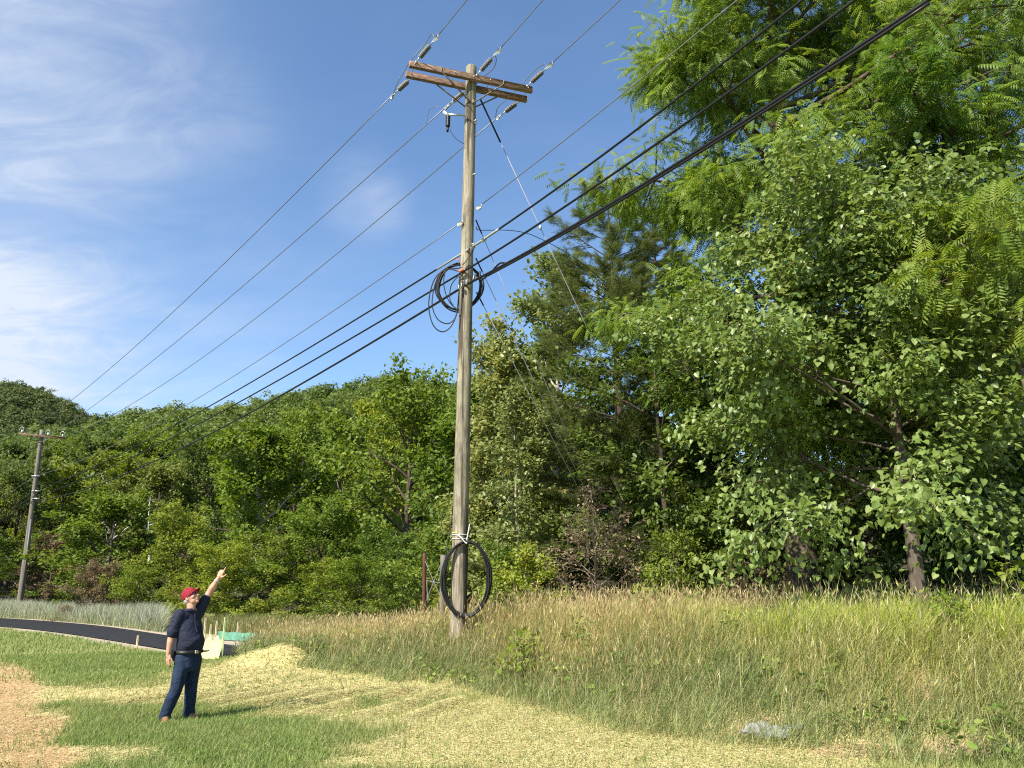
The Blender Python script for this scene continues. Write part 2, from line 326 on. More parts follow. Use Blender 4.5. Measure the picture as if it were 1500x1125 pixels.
def terrain(x, y):
    x = np.asarray(x, float); y = np.asarray(y, float)
    s, u = su(x, y)
    H = np.interp(s, (-8, -4, 0, 4, 8, 12, 20), (0.0, 0.12, 0.40, 0.89, 0.92, 0.95, 1.0))
    z = H * sstep(u / 2.7)
    z = z + 0.10 * sstep((u - 5) / 20)
    # straw pile and mat ridges
    m = on_z(415, 974); a = (x - m[0]) * 0.9 + (y - m[1]) * 0.42; b = -(x - m[0]) * 0.42 + (y - m[1]) * 0.9
    z = z + 0.42 * np.exp(-(a / 0.75) ** 2 - (b / 0.5) ** 2) + 0.12 * np.exp(-((a + 1.2) / 0.8) ** 2 - (b / 0.5) ** 2)
    near = sstep((26 - np.hypot(x, y)) / 6)
    z = z + near * (0.035 * (fbm(x * 1.1, y * 1.1, 3) - 0.5) * 2 + 0.055 * ridges(x, y) * (0.35 + 0.65 * straw_mask(x, y)) * sstep((y - 10.2) / 2.5) * sstep((-u) / 1.0) * sstep((x + 7.5) / 2))
    r = np.hypot(x, y); az = np.arctan2(x, y)
    hn = CAM_Z + NR * np.interp(az, [p[0] for p in NEAR_R], [p[1] for p in NEAR_R]) - 12.0
    hf = CAM_Z + FR * np.interp(az, [p[0] for p in FAR_R], [p[1] for p in FAR_R]) - 12.5
    fw = sstep((y + 20) / 60)             # the hills stand ahead of the camera
    k = np.clip((r - 62) / (NR - 62), 0, 1)
    nearh = np.where(r < NR, hn * (0.75 * k ** 1.15 + 0.25 * sstep(k)), hn * (1 - 0.6 * sstep((r - NR) / 160)))
    k2 = np.clip((r - 330) / (FR - 330), 0, 1)
    farh = np.where(r < FR, hf * sstep(k2) ** 0.8, hf * (1 - 0.5 * sstep((r - FR) / 500)))
    bumps = (fbm(x / 45, y / 45, 9) - 0.5) * 9 * sstep((r - 90) / 80)
    return z + fw * (np.maximum(nearh, np.where(r > 330, farh, -99)) + bumps)
def blob(x, y, px, py, rx, ry, rot=0.0):
    c = on_z(px, py); dx, dy = x - c[0], y - c[1]; cr, sr = math.cos(rot), math.sin(rot)
    a, b = dx * cr + dy * sr, -dx * sr + dy * cr
    return np.clip(1.35 - np.sqrt((a / rx) ** 2 + (b / ry) ** 2) , 0, 1)
def ridges(x, y):                          # seed-drill furrows under the straw mat
    return np.sin((0.93 * x - 0.36 * y + 0.55 * fbm(x * 0.6, y * 0.35, 5)) * 9.5)
def straw_mask(x, y):
    m = 0
    for a in ((410, 985, 2.6, 3.2), (480, 1010, 2.2, 2.6), (360, 1000, 1.6, 1.6), (120, 1019, 3.4, 0.95), (260, 1030, 2.0, .4), (620, 1050, 2.6, 2.4), (800, 1085, 3.4, 1.8), (1000, 1105, 3.2, 1.2), (620, 1010, 1.4, 2.2), (560, 1120, 1.2, 0.6), (800, 1180, 4.0, 1.5), (40, 1060, .7, 1.2), (160, 1115, 1.0, .6), (395, 950, 1.4, 1.6), (20, 925, 3, .5)):
        m = np.maximum(m, blob(x, y, *a))
    green = 0
    for a in ((140, 960, 4.4, 5.0), (330, 1075, 1.9, 1.0), (450, 1085, 1.0, .9), (180, 1050, 1.3, .7), (320, 1115, 2.0, .8)):
        green = np.maximum(green, blob(x, y, *a))
    n = 0.75 * (fbm(x * 0.9, y * 0.9, 21) - 0.5) + 0.75 * (fbm(x * 3.1, y * 1.9, 23) - 0.5)
    zr = np.maximum(blob(x, y, 400, 1000, 2.2, 3.4), 0.7 * blob(x, y, 620, 1050, 2.4, 2.4)); return np.clip((m - 0.75 * green) * 1.7 + n * 1.9 - 0.06 + 0.6 * zr * ridges(x, y), 0, 1)
def dirt_mask(x, y):                       # worn orange tan ground along the left edge
    m = 0
    for a in ((-12, 1000, 4.6, 0.75, R(123)), (12, 1075, 1.8, 0.6, R(123)), (-10, 1038, 1.5, .75, R(123)), (0, 1115, 1.3, .7, R(123))): m = np.maximum(m, blob(x, y, *a))
    return np.clip(m * 2.4 + (fbm(x * 1.2, y * 1.2, 31) - 0.5) * 1.3 - 0.35, 0, 1)
def red_mask(x, y):
    m = 0
    for a in ((1250, 1108, 0.5, 0.2), (1400, 1112, 0.5, 0.22), (1100, 1085, 0.45, 0.14), (1130, 1055, 0.3, 0.14), (1350, 1085, 0.25, .3)): m = np.maximum(m, blob(x, y, *a))
    return np.clip(m * 1.8 + (fbm(x * 2, y * 2, 41) - 0.5) * 1.4 - 0.3, 0, 1)

ROAD_NEAR = [on_z(*p)[:2] for p in ((-500, 897), (-150, 908), (0, 918.5), (75, 926), (150, 937), (240, 952), (300, 961), (345, 969))]
ROAD_FAR = [on_z(*p)[:2] for p in ((-500, 886.5), (-150, 898.5), (0, 906), (75, 911), (150, 918), (240, 931), (300, 941), (345, 949))]
def road_dist(x, y, side):                  # signed distance north of an edge polyline (approx.)
    P = np.array(ROAD_FAR if side else ROAD_NEAR)[::-1] if False else np.array(ROAD_FAR if side else ROAD_NEAR)
    return np.asarray(y) - np.interp(np.asarray(x), P[:, 0], P[:, 1])

def build_ground():
    k = np.linspace(-1, 1, 421); xs = 9.0 * np.sinh(k * 5.35) / 1.0 * 0.95
    a = np.linspace(0, 1, 520); ys = 8.0 + 16.0 * np.sinh((a - 0.30) * 7.0) * 0.62
    xs = np.concatenate([[-1400], xs[np.abs(xs) < 1300], [1400]]); ys = np.concatenate([[-800], ys[(ys > -300) & (ys < 1500)], [1800]])
    X, Y = np.meshgrid(xs, ys); Z = terrain(X, Y)
    n, m_ = X.shape; i = np.arange(n - 1)[:, None] * m_; j = np.arange(m_ - 1)[None, :]
    F = np.stack([i + j, i + j + 1, i + m_ + j + 1, i + m_ + j], -1).reshape(-1, 4)
    x, y = X.ravel(), Y.ravel(); s, u = su(x, y)
    straw = straw_mask(x, y) * (np.hypot(x, y) < 30); dirt = dirt_mask(x, y) * (np.hypot(x, y) < 40); red = red_mask(x, y)
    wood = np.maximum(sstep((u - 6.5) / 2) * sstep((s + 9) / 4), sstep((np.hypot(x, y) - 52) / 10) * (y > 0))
    rn, rf = road_dist(x, y, 0), road_dist(x, y, 1)
    grav = np.where((x < on_z(350, 960)[0]), sstep((rn + 0.7 + 1.2 * (fbm(x * .7, y * .7, 8) - .5)) / 0.5) * sstep((2.6 - rf + 1.5 * (fbm(x * .5, y * .5, 9) - .5)) / 0.8), 0)
    grav = np.maximum(grav, blob(x, y, 362, 948, 1.9, 1.3))
    mt, nt, out = mat_new('ground_cover'); N = nt.nodes.new; L = nt.links.new
    def attr(nm): q = N('ShaderNodeAttribute'); q.attribute_name = nm; return q.outputs['Fac']
    def mixc(fac, a_, b_):
        q = N('ShaderNodeMix'); q.data_type = 'RGBA'; L(fac, q.inputs[0]); L(a_, q.inputs[6]); L(b_, q.inputs[7]); return q.outputs[2]
    fine = noise(nt, 26, 6, 0.7); midn = noise(nt, 2.2, 5, 0.6)
    c = mixc(midn, ramp(nt, fine, [(0.3, (0.15, 0.18, 0.05)), (0.7, (0.28, 0.30, 0.095))]), ramp(nt, fine, [(0.3, (0.13, 0.14, 0.05)), (0.7, (0.30, 0.29, 0.12))]))
    c = mixc(attr('straw'), c, ramp(nt, fine, [(0.25, (0.38, 0.325, 0.14)), (0.6, (0.54, 0.465, 0.21)), (0.8, (0.60, 0.53, 0.265))]))
    c = mixc(attr('dirt'), c, ramp(nt, fine, [(0.25, (0.27, 0.16, 0.08)), (0.7, (0.56, 0.40, 0.21))]))
    c = mixc(attr('red'), c, ramp(nt, fine, [(0.3, (0.26, 0.15, 0.09)), (0.7, (0.5, 0.34, 0.22))]))
    c = mixc(attr('gravel'), c, ramp(nt, fine, [(0.3, (0.28, 0.23, 0.17)), (0.7, (0.5, 0.42, 0.33))]))
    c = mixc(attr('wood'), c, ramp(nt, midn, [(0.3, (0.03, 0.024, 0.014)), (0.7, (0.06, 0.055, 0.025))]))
    b = pbsdf(nt, out, c, 0.95, 0, 0.1); bump(nt, b, fine, 0.5, 0.03)
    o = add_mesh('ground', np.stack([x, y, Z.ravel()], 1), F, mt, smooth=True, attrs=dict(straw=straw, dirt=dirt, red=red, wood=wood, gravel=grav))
    tag(o, kind='structure')
    # road sheet
    V = []; 
    nearP = smooth_path([(*p, 0) for p in ROAD_NEAR], 10)[:, :2]; farP = smooth_path([(*p, 0) for p in ROAD_FAR], 10)[:, :2]
    for p, q in zip(nearP, farP):
        for t in np.linspace(0, 1, 7):
            w = p * (1 - t) + q * t; V.append((w[0], w[1], float(terrain(w[0], w[1])) + 0.03 + 0.05 * math.sin(t * math.pi)))
    n = len(nearP); F = [(i * 7 + j, (i + 1) * 7 + j, (i + 1) * 7 + j + 1, i * 7 + j + 1) for i in range(n - 1) for j in range(6)]
    tag(add_mesh('road', V, np.array(F), M['asphalt'], smooth=True), kind='structure')
build_ground()

# ------------------------------------------------------------------ leaves and trees
def norm(a): return a / (np.linalg.norm(a, axis=-1, keepdims=True) + 1e-12)
def scatter(T, F, P, X, Z, S):              # copies template T (k,3) with faces F at every P
    X = norm(X); Z = norm(Z - X * np.sum(X * Z, -1, keepdims=True)); Y = np.cross(Z, X)
    S = np.asarray(S, float); S = S[:, None] if S.ndim == 1 else S
    V = (P[:, None, :] + S[:, None, :] * (T[None, :, 0:1] * X[:, None, :] + T[None, :, 1:2] * Y[:, None, :] + T[None, :, 2:3] * Z[:, None, :])).reshape(-1, 3)
    k = len(T); Fa = (np.asarray(F)[None, :, :] + (np.arange(len(P)) * k)[:, None, None]).reshape(-1, np.asarray(F).shape[1])
    return V, Fa
LEAF_DIAMOND = (np.array([(0, 0, 0), (0.45, 0.32, 0.06), (1, 0, -0.06), (0.45, -0.32, 0.06)]), np.array([(0, 1, 2, 3)]))
LEAF_OVAL = (np.array([(0, 0, 0), (0.3, 0.3, .05), (0.72, 0.24, .03), (1, 0, -.1), (0.72, -0.24, .03), (0.3, -0.3, .05)]), np.array([(0, 1, 2, 3), (0, 3, 4, 5)]))
_h = [(0.06, 0, 0), (-0.08, 0.27, 0.07), (0.20, 0.50, 0.13), (0.62, 0.34, 0.07), (1.0, 0, -0.12)]
LEAF_HEART = (np.array(_h + [(x, -y, z) for x, y, z in _h[1:4]]), np.array([(0, 4, 3, 2, 1), (0, 5, 6, 7, 4)]))
def compound_leaf(pairs=7, lw=0.085, ll=0.30):
    V = []; F = []
    def leaflet(b, d, w, l):
        d = np.array(d); d = d / np.linalg.norm(d); sd = np.cross((0, 0, 1), d); n = len(V)
        V.extend([b, b + d * l * 0.4 + sd * w, b + d * l + np.array((0, 0, -0.25 * l)), b + d * l * 0.4 - sd * w]); F.append((n, n + 1, n + 2, n + 3))
    for i in range(pairs):
        t = 0.18 + 0.78 * i / (pairs - 1); b = np.array((t, 0, -0.28 * t * t)); k = 0.75 + 0.4 * math.sin(t * 3.0)
        for sg in (-1, 1): leaflet(b, (0.45, sg * 0.9, -0.15 - 0.3 * t), lw * 0.5 * k, ll * k)
    leaflet(np.array((0.98, 0, -0.28)), (1, 0, -0.5), lw * 0.5, ll * 0.8)
    n = len(V); V.extend([np.array(p) for p in ((0, 0.006, 0), (0.55, 0.006, -0.085), (1, 0, -0.28), (0.55, -0.006, -0.085))]); F.append((n, n + 1, n + 2, n + 3))
    return np.array(V), np.array(F)
LEAF_COMPOUND = compound_leaf()
def needle_tuft(n=16, seed=3):
    r = np.random.default_rng(seed); V = []; F = []
    for i in range(n):
        a = r.uniform(0, 2 * math.pi); e = r.uniform(0.15, 1.0); d = np.array((math.cos(e), math.sin(e) * math.cos(a), math.sin(e) * math.sin(a) * 0.7)); sd = np.cross(d, r.normal(size=3)); sd /= np.linalg.norm(sd)
        b = np.array((r.uniform(-0.55, 0.35), 0, 0)); k = len(V); w = 0.022
        V.extend([b - sd * w, b + sd * w, b + d * r.uniform(0.7, 1.0)]); F.append((k, k + 1, k + 2))
    return np.array(V), np.array(F)
NEEDLES = needle_tuft()

def grow(rng, H, Rc, tr, clear=0.25, nl=12, rise=(15, 60), profile=None, lean=(0, 0), nsub=5, ntw=4, wig=0.03, top=0.93, asym=None, limb_r=0.33, droop=0.0):
    """trunk, limbs, branches as tubes; returns tubes and twig segments that carry the leaves"""
    profile = profile or (lambda t: math.sin(math.pi * min(1, max(0.0, 0.12 + 0.86 * t))) ** 0.7)
    tubes = []; twigs = []
    n = 12; T = np.zeros((n, 3)); ww = np.cumsum(rng.normal(0, wig * H / n * 3, (n, 2)), 0)
    for i in range(n):
        t = i / (n - 1); T[i] = (lean[0] * t ** 1.5 + ww[i, 0] * t, lean[1] * t ** 1.5 + ww[i, 1] * t, t * H * top)
    rad = tr * (1 - np.linspace(0, 1, n)) ** 0.8 * 0.93 + 0.012 + 0; rad[0] *= 1.35
    tubes.append((T, rad, 10))
    def on_trunk(t):
        f = t * (n - 1); i = int(min(n - 2, f)); return T[i] + (T[i + 1] - T[i]) * (f - i), rad[i]
    az = rng.uniform(0, 6.28)
    for k in range(nl):
        t = clear + (0.99 - clear) * ((k + rng.uniform(0.1, 0.9)) / nl) ; az += 2.4 + rng.normal(0, 0.35)
        b, br = on_trunk(min(t, 0.98)); tt = (t - clear) / (1 - clear)
        L = Rc * profile(tt) * rng.uniform(0.8, 1.2)
        if asym: L *= asym(az, tt)
        el = R(rise[0] + (rise[1] - rise[0]) * tt) + rng.normal(0, 0.12)
        d0 = np.array((math.cos(az) * math.cos(el), math.sin(az) * math.cos(el), math.sin(el)))
        m = 7; P = np.zeros((m, 3)); P[0] = b; d = d0.copy(); step = L / (m - 1)
        for i in range(1, m):
            d = d + rng.normal(0, 0.13, 3) + np.array((0, 0, 0.05 - droop * i / m)); d /= np.linalg.norm(d); P[i] = P[i - 1] + d * step
        r0 = min(br * 0.7, max(0.012, tr * limb_r * (L / Rc) ** 0.8 ))
        tubes.append((P, r0 * np.linspace(1, 0.22, m), 6))
        for q in range(nsub):
            f = rng.uniform(0.25, 1.0) if q else 1.0
            i = int(min(m - 2, f * (m - 1))); p0 = P[i] + (P[i + 1] - P[i]) * (f * (m - 1) - i)
            dd = norm(P[i + 1] - P[i]) * 0.7 + rng.normal(0, 0.55, 3) * np.array((1, 1, 0.55)); dd = dd / np.linalg.norm(dd)
            l2 = L * rng.uniform(0.22, 0.42) * (1.15 - 0.45 * f); mid = p0 + dd * l2 * 0.5 + rng.normal(0, 0.06 * l2, 3); end = p0 + dd * l2 + np.array((0, 0, -droop * l2 * 0.5))
            S = np.array([p0, mid, end]); tubes.append((S, np.array((r0 * 0.4, r0 * 0.25, r0 * 0.1 + 0.003)), 4))
            for w in range(ntw):
                g = rng.uniform(0.2, 1.0); a = S[0] + (S[2] - S[0]) * g
                dv = dd * 0.6 + rng.normal(0, 0.6, 3) * np.array((1, 1, 0.5)); dv = dv / np.linalg.norm(dv)
                e = a + dv * l2 * rng.uniform(0.3, 0.7) + np.array((0, 0, -droop * 0.3 * l2))
                twigs.append((a, e)); 
                if w < 4: tubes.append((np.array([a, (a + e) / 2, e]), np.array((0.5, 0.35, 0.2)) * max(0.008, r0 * 0.22), 3))
    return tubes, twigs
def tubes_mesh(tubes, name, mat, parent):
    mb = MB()
    for P, r, n in tubes: mb.tube(P, r, n, cap=False)
    return mb.build(name, mat, parent, smooth=True)
def leaves_on(rng, twigs, count, size, spread, kind, up=0.8, droop=0.2, cent=None, flat=1.0, sunward=0.0):
    A = np.array([t[0] for t in twigs]); B = np.array([t[1] for t in twigs]); L = np.linalg.norm(B - A, axis=1)
    idx = rng.choice(len(A), count, p=(L + 0.05) / (L + 0.05).sum()); t = rng.uniform(0.1, 1.08, count)[:, None]
    P = A[idx] * (1 - t) + B[idx] * t + rng.normal(0, spread, (count, 3)) * np.array((1, 1, 0.7 * flat))
    out = norm(B[idx] - A[idx]) + rng.normal(0, 0.6, (count, 3)); out[:, 2] -= droop
    if cent is not None: out += 0.5 * norm(P - cent)
    Z = np.array((0, 0, up)) + rng.normal(0, 0.5, (count, 3)) + 0.35 * norm(B[idx] - A[idx]) + sunward * np.array(TO_SUN)
    tw_t = rng.uniform(0, 1, len(A))
    tint1 = np.clip(0.45 * tw_t[idx] + 0.55 * rng.uniform(0, 1, count), 0, 1)
    S = size * rng.uniform(0.65, 1.2, count)
    V, F = scatter(kind[0], kind[1], P, out, Z, S)
    return V, F, np.repeat(tint1, len(kind[0]))

GROUP_R = 'trees standing on and behind the grassy bank'
def tree(name, label, base, seed, H, Rc, tr, leafmat, barkmat, count, size, spread, kind, group=GROUP_R, cat='tree', rz=0, lf={}, sink=0.15, **kw):
    rng = np.random.default_rng(seed)
    o = empty(name, (base[0], base[1], float(terrain(base[0], base[1])) - sink), label, cat, group, rz)
    tubes, tw = grow(rng, H, Rc, tr, **kw)
    tubes_mesh(tubes, 'trunk', barkmat, o)
    V, F, t = leaves_on(rng, tw, count, size, spread, kind, **dict(dict(sunward=0.55), **lf))
    c = add_mesh('crown', V, F, leafmat, o, tint=t)
    return o

def xy(px, Y): p = at(px, 860, Y); return (p[0], Y)

def walnut_shape(az, t):                   # narrower on its left, where the crown ends against the sky
    w = max(0.0, -math.cos(az)); left = np.interp(t, (0, .08, .22, .4, .6, 1), (2.2, 2.5, 4.2, 4.2, 3.5, 2.8)) / (5.9 * (0.98 - 0.42 * t * t))
    front = 0.62 if t < .12 else 0.8 if t < .2 else 1.0
    return (1 - w ** .7 + w ** .7 * left) * (1 - (1 - front) * max(0, -math.sin(az))) * (1 + .1 * max(0, math.cos(az)))
def near_trees():
    big = xy(1178, 19.0)
    tree('broadleaf_tree', 'tallest feathery-leaved tree with thick dark ridged trunk, rising out of the picture', big, 11, 23.5, 5.9, 0.40, M['leaf_walnut'], M['bark'], 30000, 0.40, 0.24, LEAF_COMPOUND,
         clear=0.20, nl=54, rise=(0, 50), lean=(0.6, 0.3), nsub=9, ntw=6, wig=0.012, limb_r=0.24, droop=0.06, lf=dict(droop=0.55),
         profile=lambda t: 0.98 - 0.42 * t ** 2, asym=walnut_shape)
    tree('broadleaf_tree', 'tall feathery-leaved tree at the right edge with sky showing through its crown', xy(1560, 19.5), 23, 22, 6.0, 0.32, M['leaf_walnut'], M['bark'], 15000, 0.46, 0.34, LEAF_COMPOUND,
         clear=0.2, nl=32, rise=(3, 55), nsub=7, ntw=5, wig=0.02, droop=0.05, lf=dict(droop=0.5))
    tree('redbud_tree', 'spreading low tree with big heart-shaped leaves and a slender brown trunk on the bank', xy(1345, 13.6), 5, 7.1, 4.7, 0.14, M['leaf_heart'], M['bark_grey'], 36000, 0.106, 0.20, LEAF_HEART,
         clear=0.34, nl=42, rise=(4, 55), nsub=9, ntw=6, wig=0.03, droop=0.06, limb_r=0.24, lf=dict(droop=0.75, up=0.55),
         profile=lambda t: (1.0 - 0.55 * t ** 1.6) * (0.8 + 0.2 * math.sin(t * 9)), asym=lambda az, t: (0.72 + 0.28 * abs(math.cos(az)) + (0.14 if math.cos(az) < -.3 else 0)) * (0.68 if t < .25 and math.sin(az) < .3 else 1))
    tree('sapling', 'bright young tree of drooping leaflets leaning in at the right picture edge', xy(1585, 11.6), 8, 7.4, 1.35, 0.06, M['leaf_bright'], M['bark_grey'], 620, 0.42, 0.14, LEAF_COMPOUND,
         clear=0.68, nl=12, rise=(0, 60), nsub=4, ntw=3, droop=0.2, lf=dict(droop=0.8), lean=(-0.3, 0))
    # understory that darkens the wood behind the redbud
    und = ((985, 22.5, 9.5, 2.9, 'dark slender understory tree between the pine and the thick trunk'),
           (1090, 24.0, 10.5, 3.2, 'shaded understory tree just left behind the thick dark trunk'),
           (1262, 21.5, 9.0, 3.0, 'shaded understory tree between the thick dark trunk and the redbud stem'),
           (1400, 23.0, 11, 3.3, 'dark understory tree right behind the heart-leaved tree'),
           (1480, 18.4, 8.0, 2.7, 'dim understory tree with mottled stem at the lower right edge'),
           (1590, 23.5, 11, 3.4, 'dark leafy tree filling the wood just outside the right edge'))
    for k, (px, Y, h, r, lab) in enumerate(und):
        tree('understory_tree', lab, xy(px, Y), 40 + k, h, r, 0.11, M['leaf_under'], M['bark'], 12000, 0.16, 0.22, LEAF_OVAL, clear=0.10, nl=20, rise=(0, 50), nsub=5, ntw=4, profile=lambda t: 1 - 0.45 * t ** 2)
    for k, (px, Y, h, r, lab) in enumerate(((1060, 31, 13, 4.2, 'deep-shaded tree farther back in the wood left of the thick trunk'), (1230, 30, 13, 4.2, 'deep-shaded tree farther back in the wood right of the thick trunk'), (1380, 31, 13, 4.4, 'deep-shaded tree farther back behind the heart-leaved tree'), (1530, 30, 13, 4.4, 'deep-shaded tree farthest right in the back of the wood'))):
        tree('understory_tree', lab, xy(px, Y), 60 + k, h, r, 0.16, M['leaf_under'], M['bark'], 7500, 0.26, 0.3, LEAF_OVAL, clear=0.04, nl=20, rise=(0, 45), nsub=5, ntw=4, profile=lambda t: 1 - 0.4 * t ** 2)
    # trees left of the pine
    tree('broadleaf_tree', 'tall light-leaved tree whose crown stands against the sky left of the pine', xy(818, 30), 71, 15.3, 3.3, 0.16, M['leaf_tulip'], M['bark_pale'], 15000, 0.21, 0.28, LEAF_OVAL, clear=0.12, nl=24, rise=(15, 65), nsub=5, ntw=4)
    tree('broadleaf_tree', 'narrow pale-leaved tree just right of the wooden pole', xy(733, 27.5), 72, 10.7, 2.5, 0.11, M['leaf_tulip'], M['bark_pale'], 17000, 0.18, 0.22, LEAF_OVAL, clear=0.03, nl=34, rise=(10, 65), nsub=6, ntw=4, profile=lambda t: 0.8 - 0.35 * t ** 3)
    tree('sapling', 'thin silvery-stemmed sapling with round pale leaves beside the pole', xy(762, 23.5), 73, 7.6, 1.45, 0.05, M['leaf_tulip'], M['bark_pale'], 6500, 0.14, 0.17, LEAF_OVAL, clear=0.03, nl=26, rise=(10, 60), nsub=5, ntw=4, profile=lambda t: 0.85 - 0.4 * t ** 3)
    tree('broadleaf_tree', 'green tree standing between the narrow pale tree and the pine', xy(790, 33), 74, 11.8, 3.4, 0.14, M['leaf_mid'], M['bark_grey'], 15000, 0.22, 0.28, LEAF_OVAL, clear=0.06, nl=22, rise=(10, 60), nsub=5, ntw=4, profile=lambda t: 0.95 - 0.4 * t ** 3)
    tree('broadleaf_tree', 'green tree partly hidden behind the lower half of the wooden pole', xy(690, 34), 75, 9.2, 3.2, 0.14, M['leaf_mid'], M['bark_grey'], 14000, 0.22, 0.28, LEAF_OVAL, clear=0.06, nl=20, rise=(10, 60), nsub=5, ntw=4, profile=lambda t: 0.95 - 0.4 * t ** 3)
near_trees()

def pine(label, px, Y, H, seed, Rb):
    rng = np.random.default_rng(seed); b = xy(px, Y)
    o = empty('pine_tree', (b[0], b[1], float(terrain(*b)) - 0.1), label, 'tree', GROUP_R)
    tubes = []; P = []; X = []; Zs = []
    n = 14; T = np.stack([0.10 * np.sin(np.linspace(0, 4, n)), 0.08 * np.cos(np.linspace(0, 3, n)), np.linspace(0, H, n)], 1)
    tubes.append((T, 0.2 * (1 - np.linspace(0, 1, n)) ** 0.9 + 0.01, 10))
    z = 1.0
    while z < H - 0.2:
        t = z / H; L0 = Rb * (1 - t) ** 0.62 * (0.75 + 0.35 * rng.random()) + 0.25; az = rng.uniform(0, 6.28); nb = rng.integers(4, 7)
        for k in range(nb):
            a = az + k * 6.283 / nb + rng.normal(0, 0.2); L = L0 * rng.uniform(0.65, 1.15); el = 0.05 + 0.7 * t ** 1.5 + rng.normal(0, 0.07)
            m = 6; S = np.linspace(0, 1, m); d = np.array((math.cos(a), math.sin(a), 0))
            pts = np.array((0.1 * math.sin(z), 0.08 * math.cos(z), z)) + d * (S * L * math.cos(el))[:, None] + np.array((0, 0, 1)) * (S * L * math.sin(el) + 0.12 * L * (S ** 2 - S * 0.9) + 0)[:, None]
            tubes.append((pts, 0.035 * (L / Rb + 0.25) * (1.05 - S), 5))
            # flat sprays of side twigs that carry the tufts
            for q in range(int(14 + 13 * L)):
                f = rng.uniform(0.28, 1.0); i = min(m - 2, int(f * (m - 1))); p0 = pts[i] + (pts[i + 1] - pts[i]) * (f * (m - 1) - i)
                sgn = rng.choice((-1, 1)); sd = np.array((-d[1], d[0], 0)) * sgn
                dv = norm(d * rng.uniform(0.5, 1.0) + sd * rng.uniform(0.1, 0.9) + np.array((0, 0, rng.uniform(-0.05, 0.35)))); l2 = (0.2 + 0.28 * L * (1.1 - f)) * rng.uniform(0.6, 1.2)
                if q % 2 == 0: tubes.append((np.array([p0, p0 + dv * l2 * 0.6, p0 + dv * l2]), np.array((0.012, 0.008, 0.004)), 3))
                for g in (0.35, 0.7, 1.0): 
                    P.append(p0 + dv * l2 * g + rng.normal(0, 0.04, 3)); X.append(dv + rng.normal(0, 0.2, 3)); Zs.append((rng.normal(0, 0.3), rng.normal(0, 0.3), 1))
        z += rng.uniform(0.42, 0.72)
    tubes_mesh(tubes, 'trunk', M['bark'], o)
    P = np.array(P); V, F = scatter(NEEDLES[0], NEEDLES[1], P, np.array(X), np.array(Zs), 0.235 * rng.uniform(0.8, 1.25, len(P)))
    add_mesh('crown', V, F, M['needle'], o, tint=np.repeat(rng.uniform(0, 1, len(P)), len(NEEDLES[0])))
pine('soft-needled pine with long level branches behind the guy wires', 912, 25.5, 15.8, 3, 5.4)
pine('second pine deeper in the wood, showing beside the feathery-leaved crown', 985, 28.5, 16.0, 4, 4.2)

# ---- wood edge on the left: prototypes copied with their parts
def proto(seed, leafmat, barkmat, count, size, kind=LEAF_OVAL, **kw):
    rng = np.random.default_rng(seed); tubes, tw = grow(rng, **kw)
    a = tubes_mesh(tubes, 'trunk', barkmat, None)
    V, F, t = leaves_on(rng, tw, count, size, size * 1.0, kind)
    b = add_mesh('crown', V, F, leafmat, None, tint=t)
    for o in (a, b): COL.objects.unlink(o)
    return a, b
PROTO = [proto(101, M['leaf_mid'], M['bark_grey'], 13000, 0.24, H=10, Rc=3.6, tr=0.2, clear=0.10, nl=26, rise=(5, 60), nsub=6, ntw=4),
         proto(102, M['leaf_mid'], M['bark'], 13000, 0.23, H=10, Rc=4.2, tr=0.22, clear=0.12, nl=24, rise=(0, 55), nsub=6, ntw=5, profile=lambda t: 1 - 0.5 * t ** 2),
         proto(103, M['leaf_mid'], M['bark_pale'], 12000, 0.23, H=10, Rc=3.0, tr=0.17, clear=0.15, nl=26, rise=(15, 65), nsub=5, ntw=5),
         proto(104, M['leaf_mid'], M['bark_grey'], 13000, 0.25, H=10, Rc=5.2, tr=0.22, clear=0.05, nl=26, rise=(-5, 60), nsub=6, ntw=5, profile=lambda t: 1.05 - 0.6 * t ** 2)]
def copy_tree(name, label, cat, group, pr, loc, sc, rz, leafmat=None):
    o = empty(name, loc, label, cat, group, rz); o.scale = sc
    for src in pr:
        c = src.copy(); COL.objects.link(c); c.parent = o
        if leafmat and src is pr[1]:
            c.material_slots[0].link = 'OBJECT'; c.material_slots[0].material = leafmat
    return o
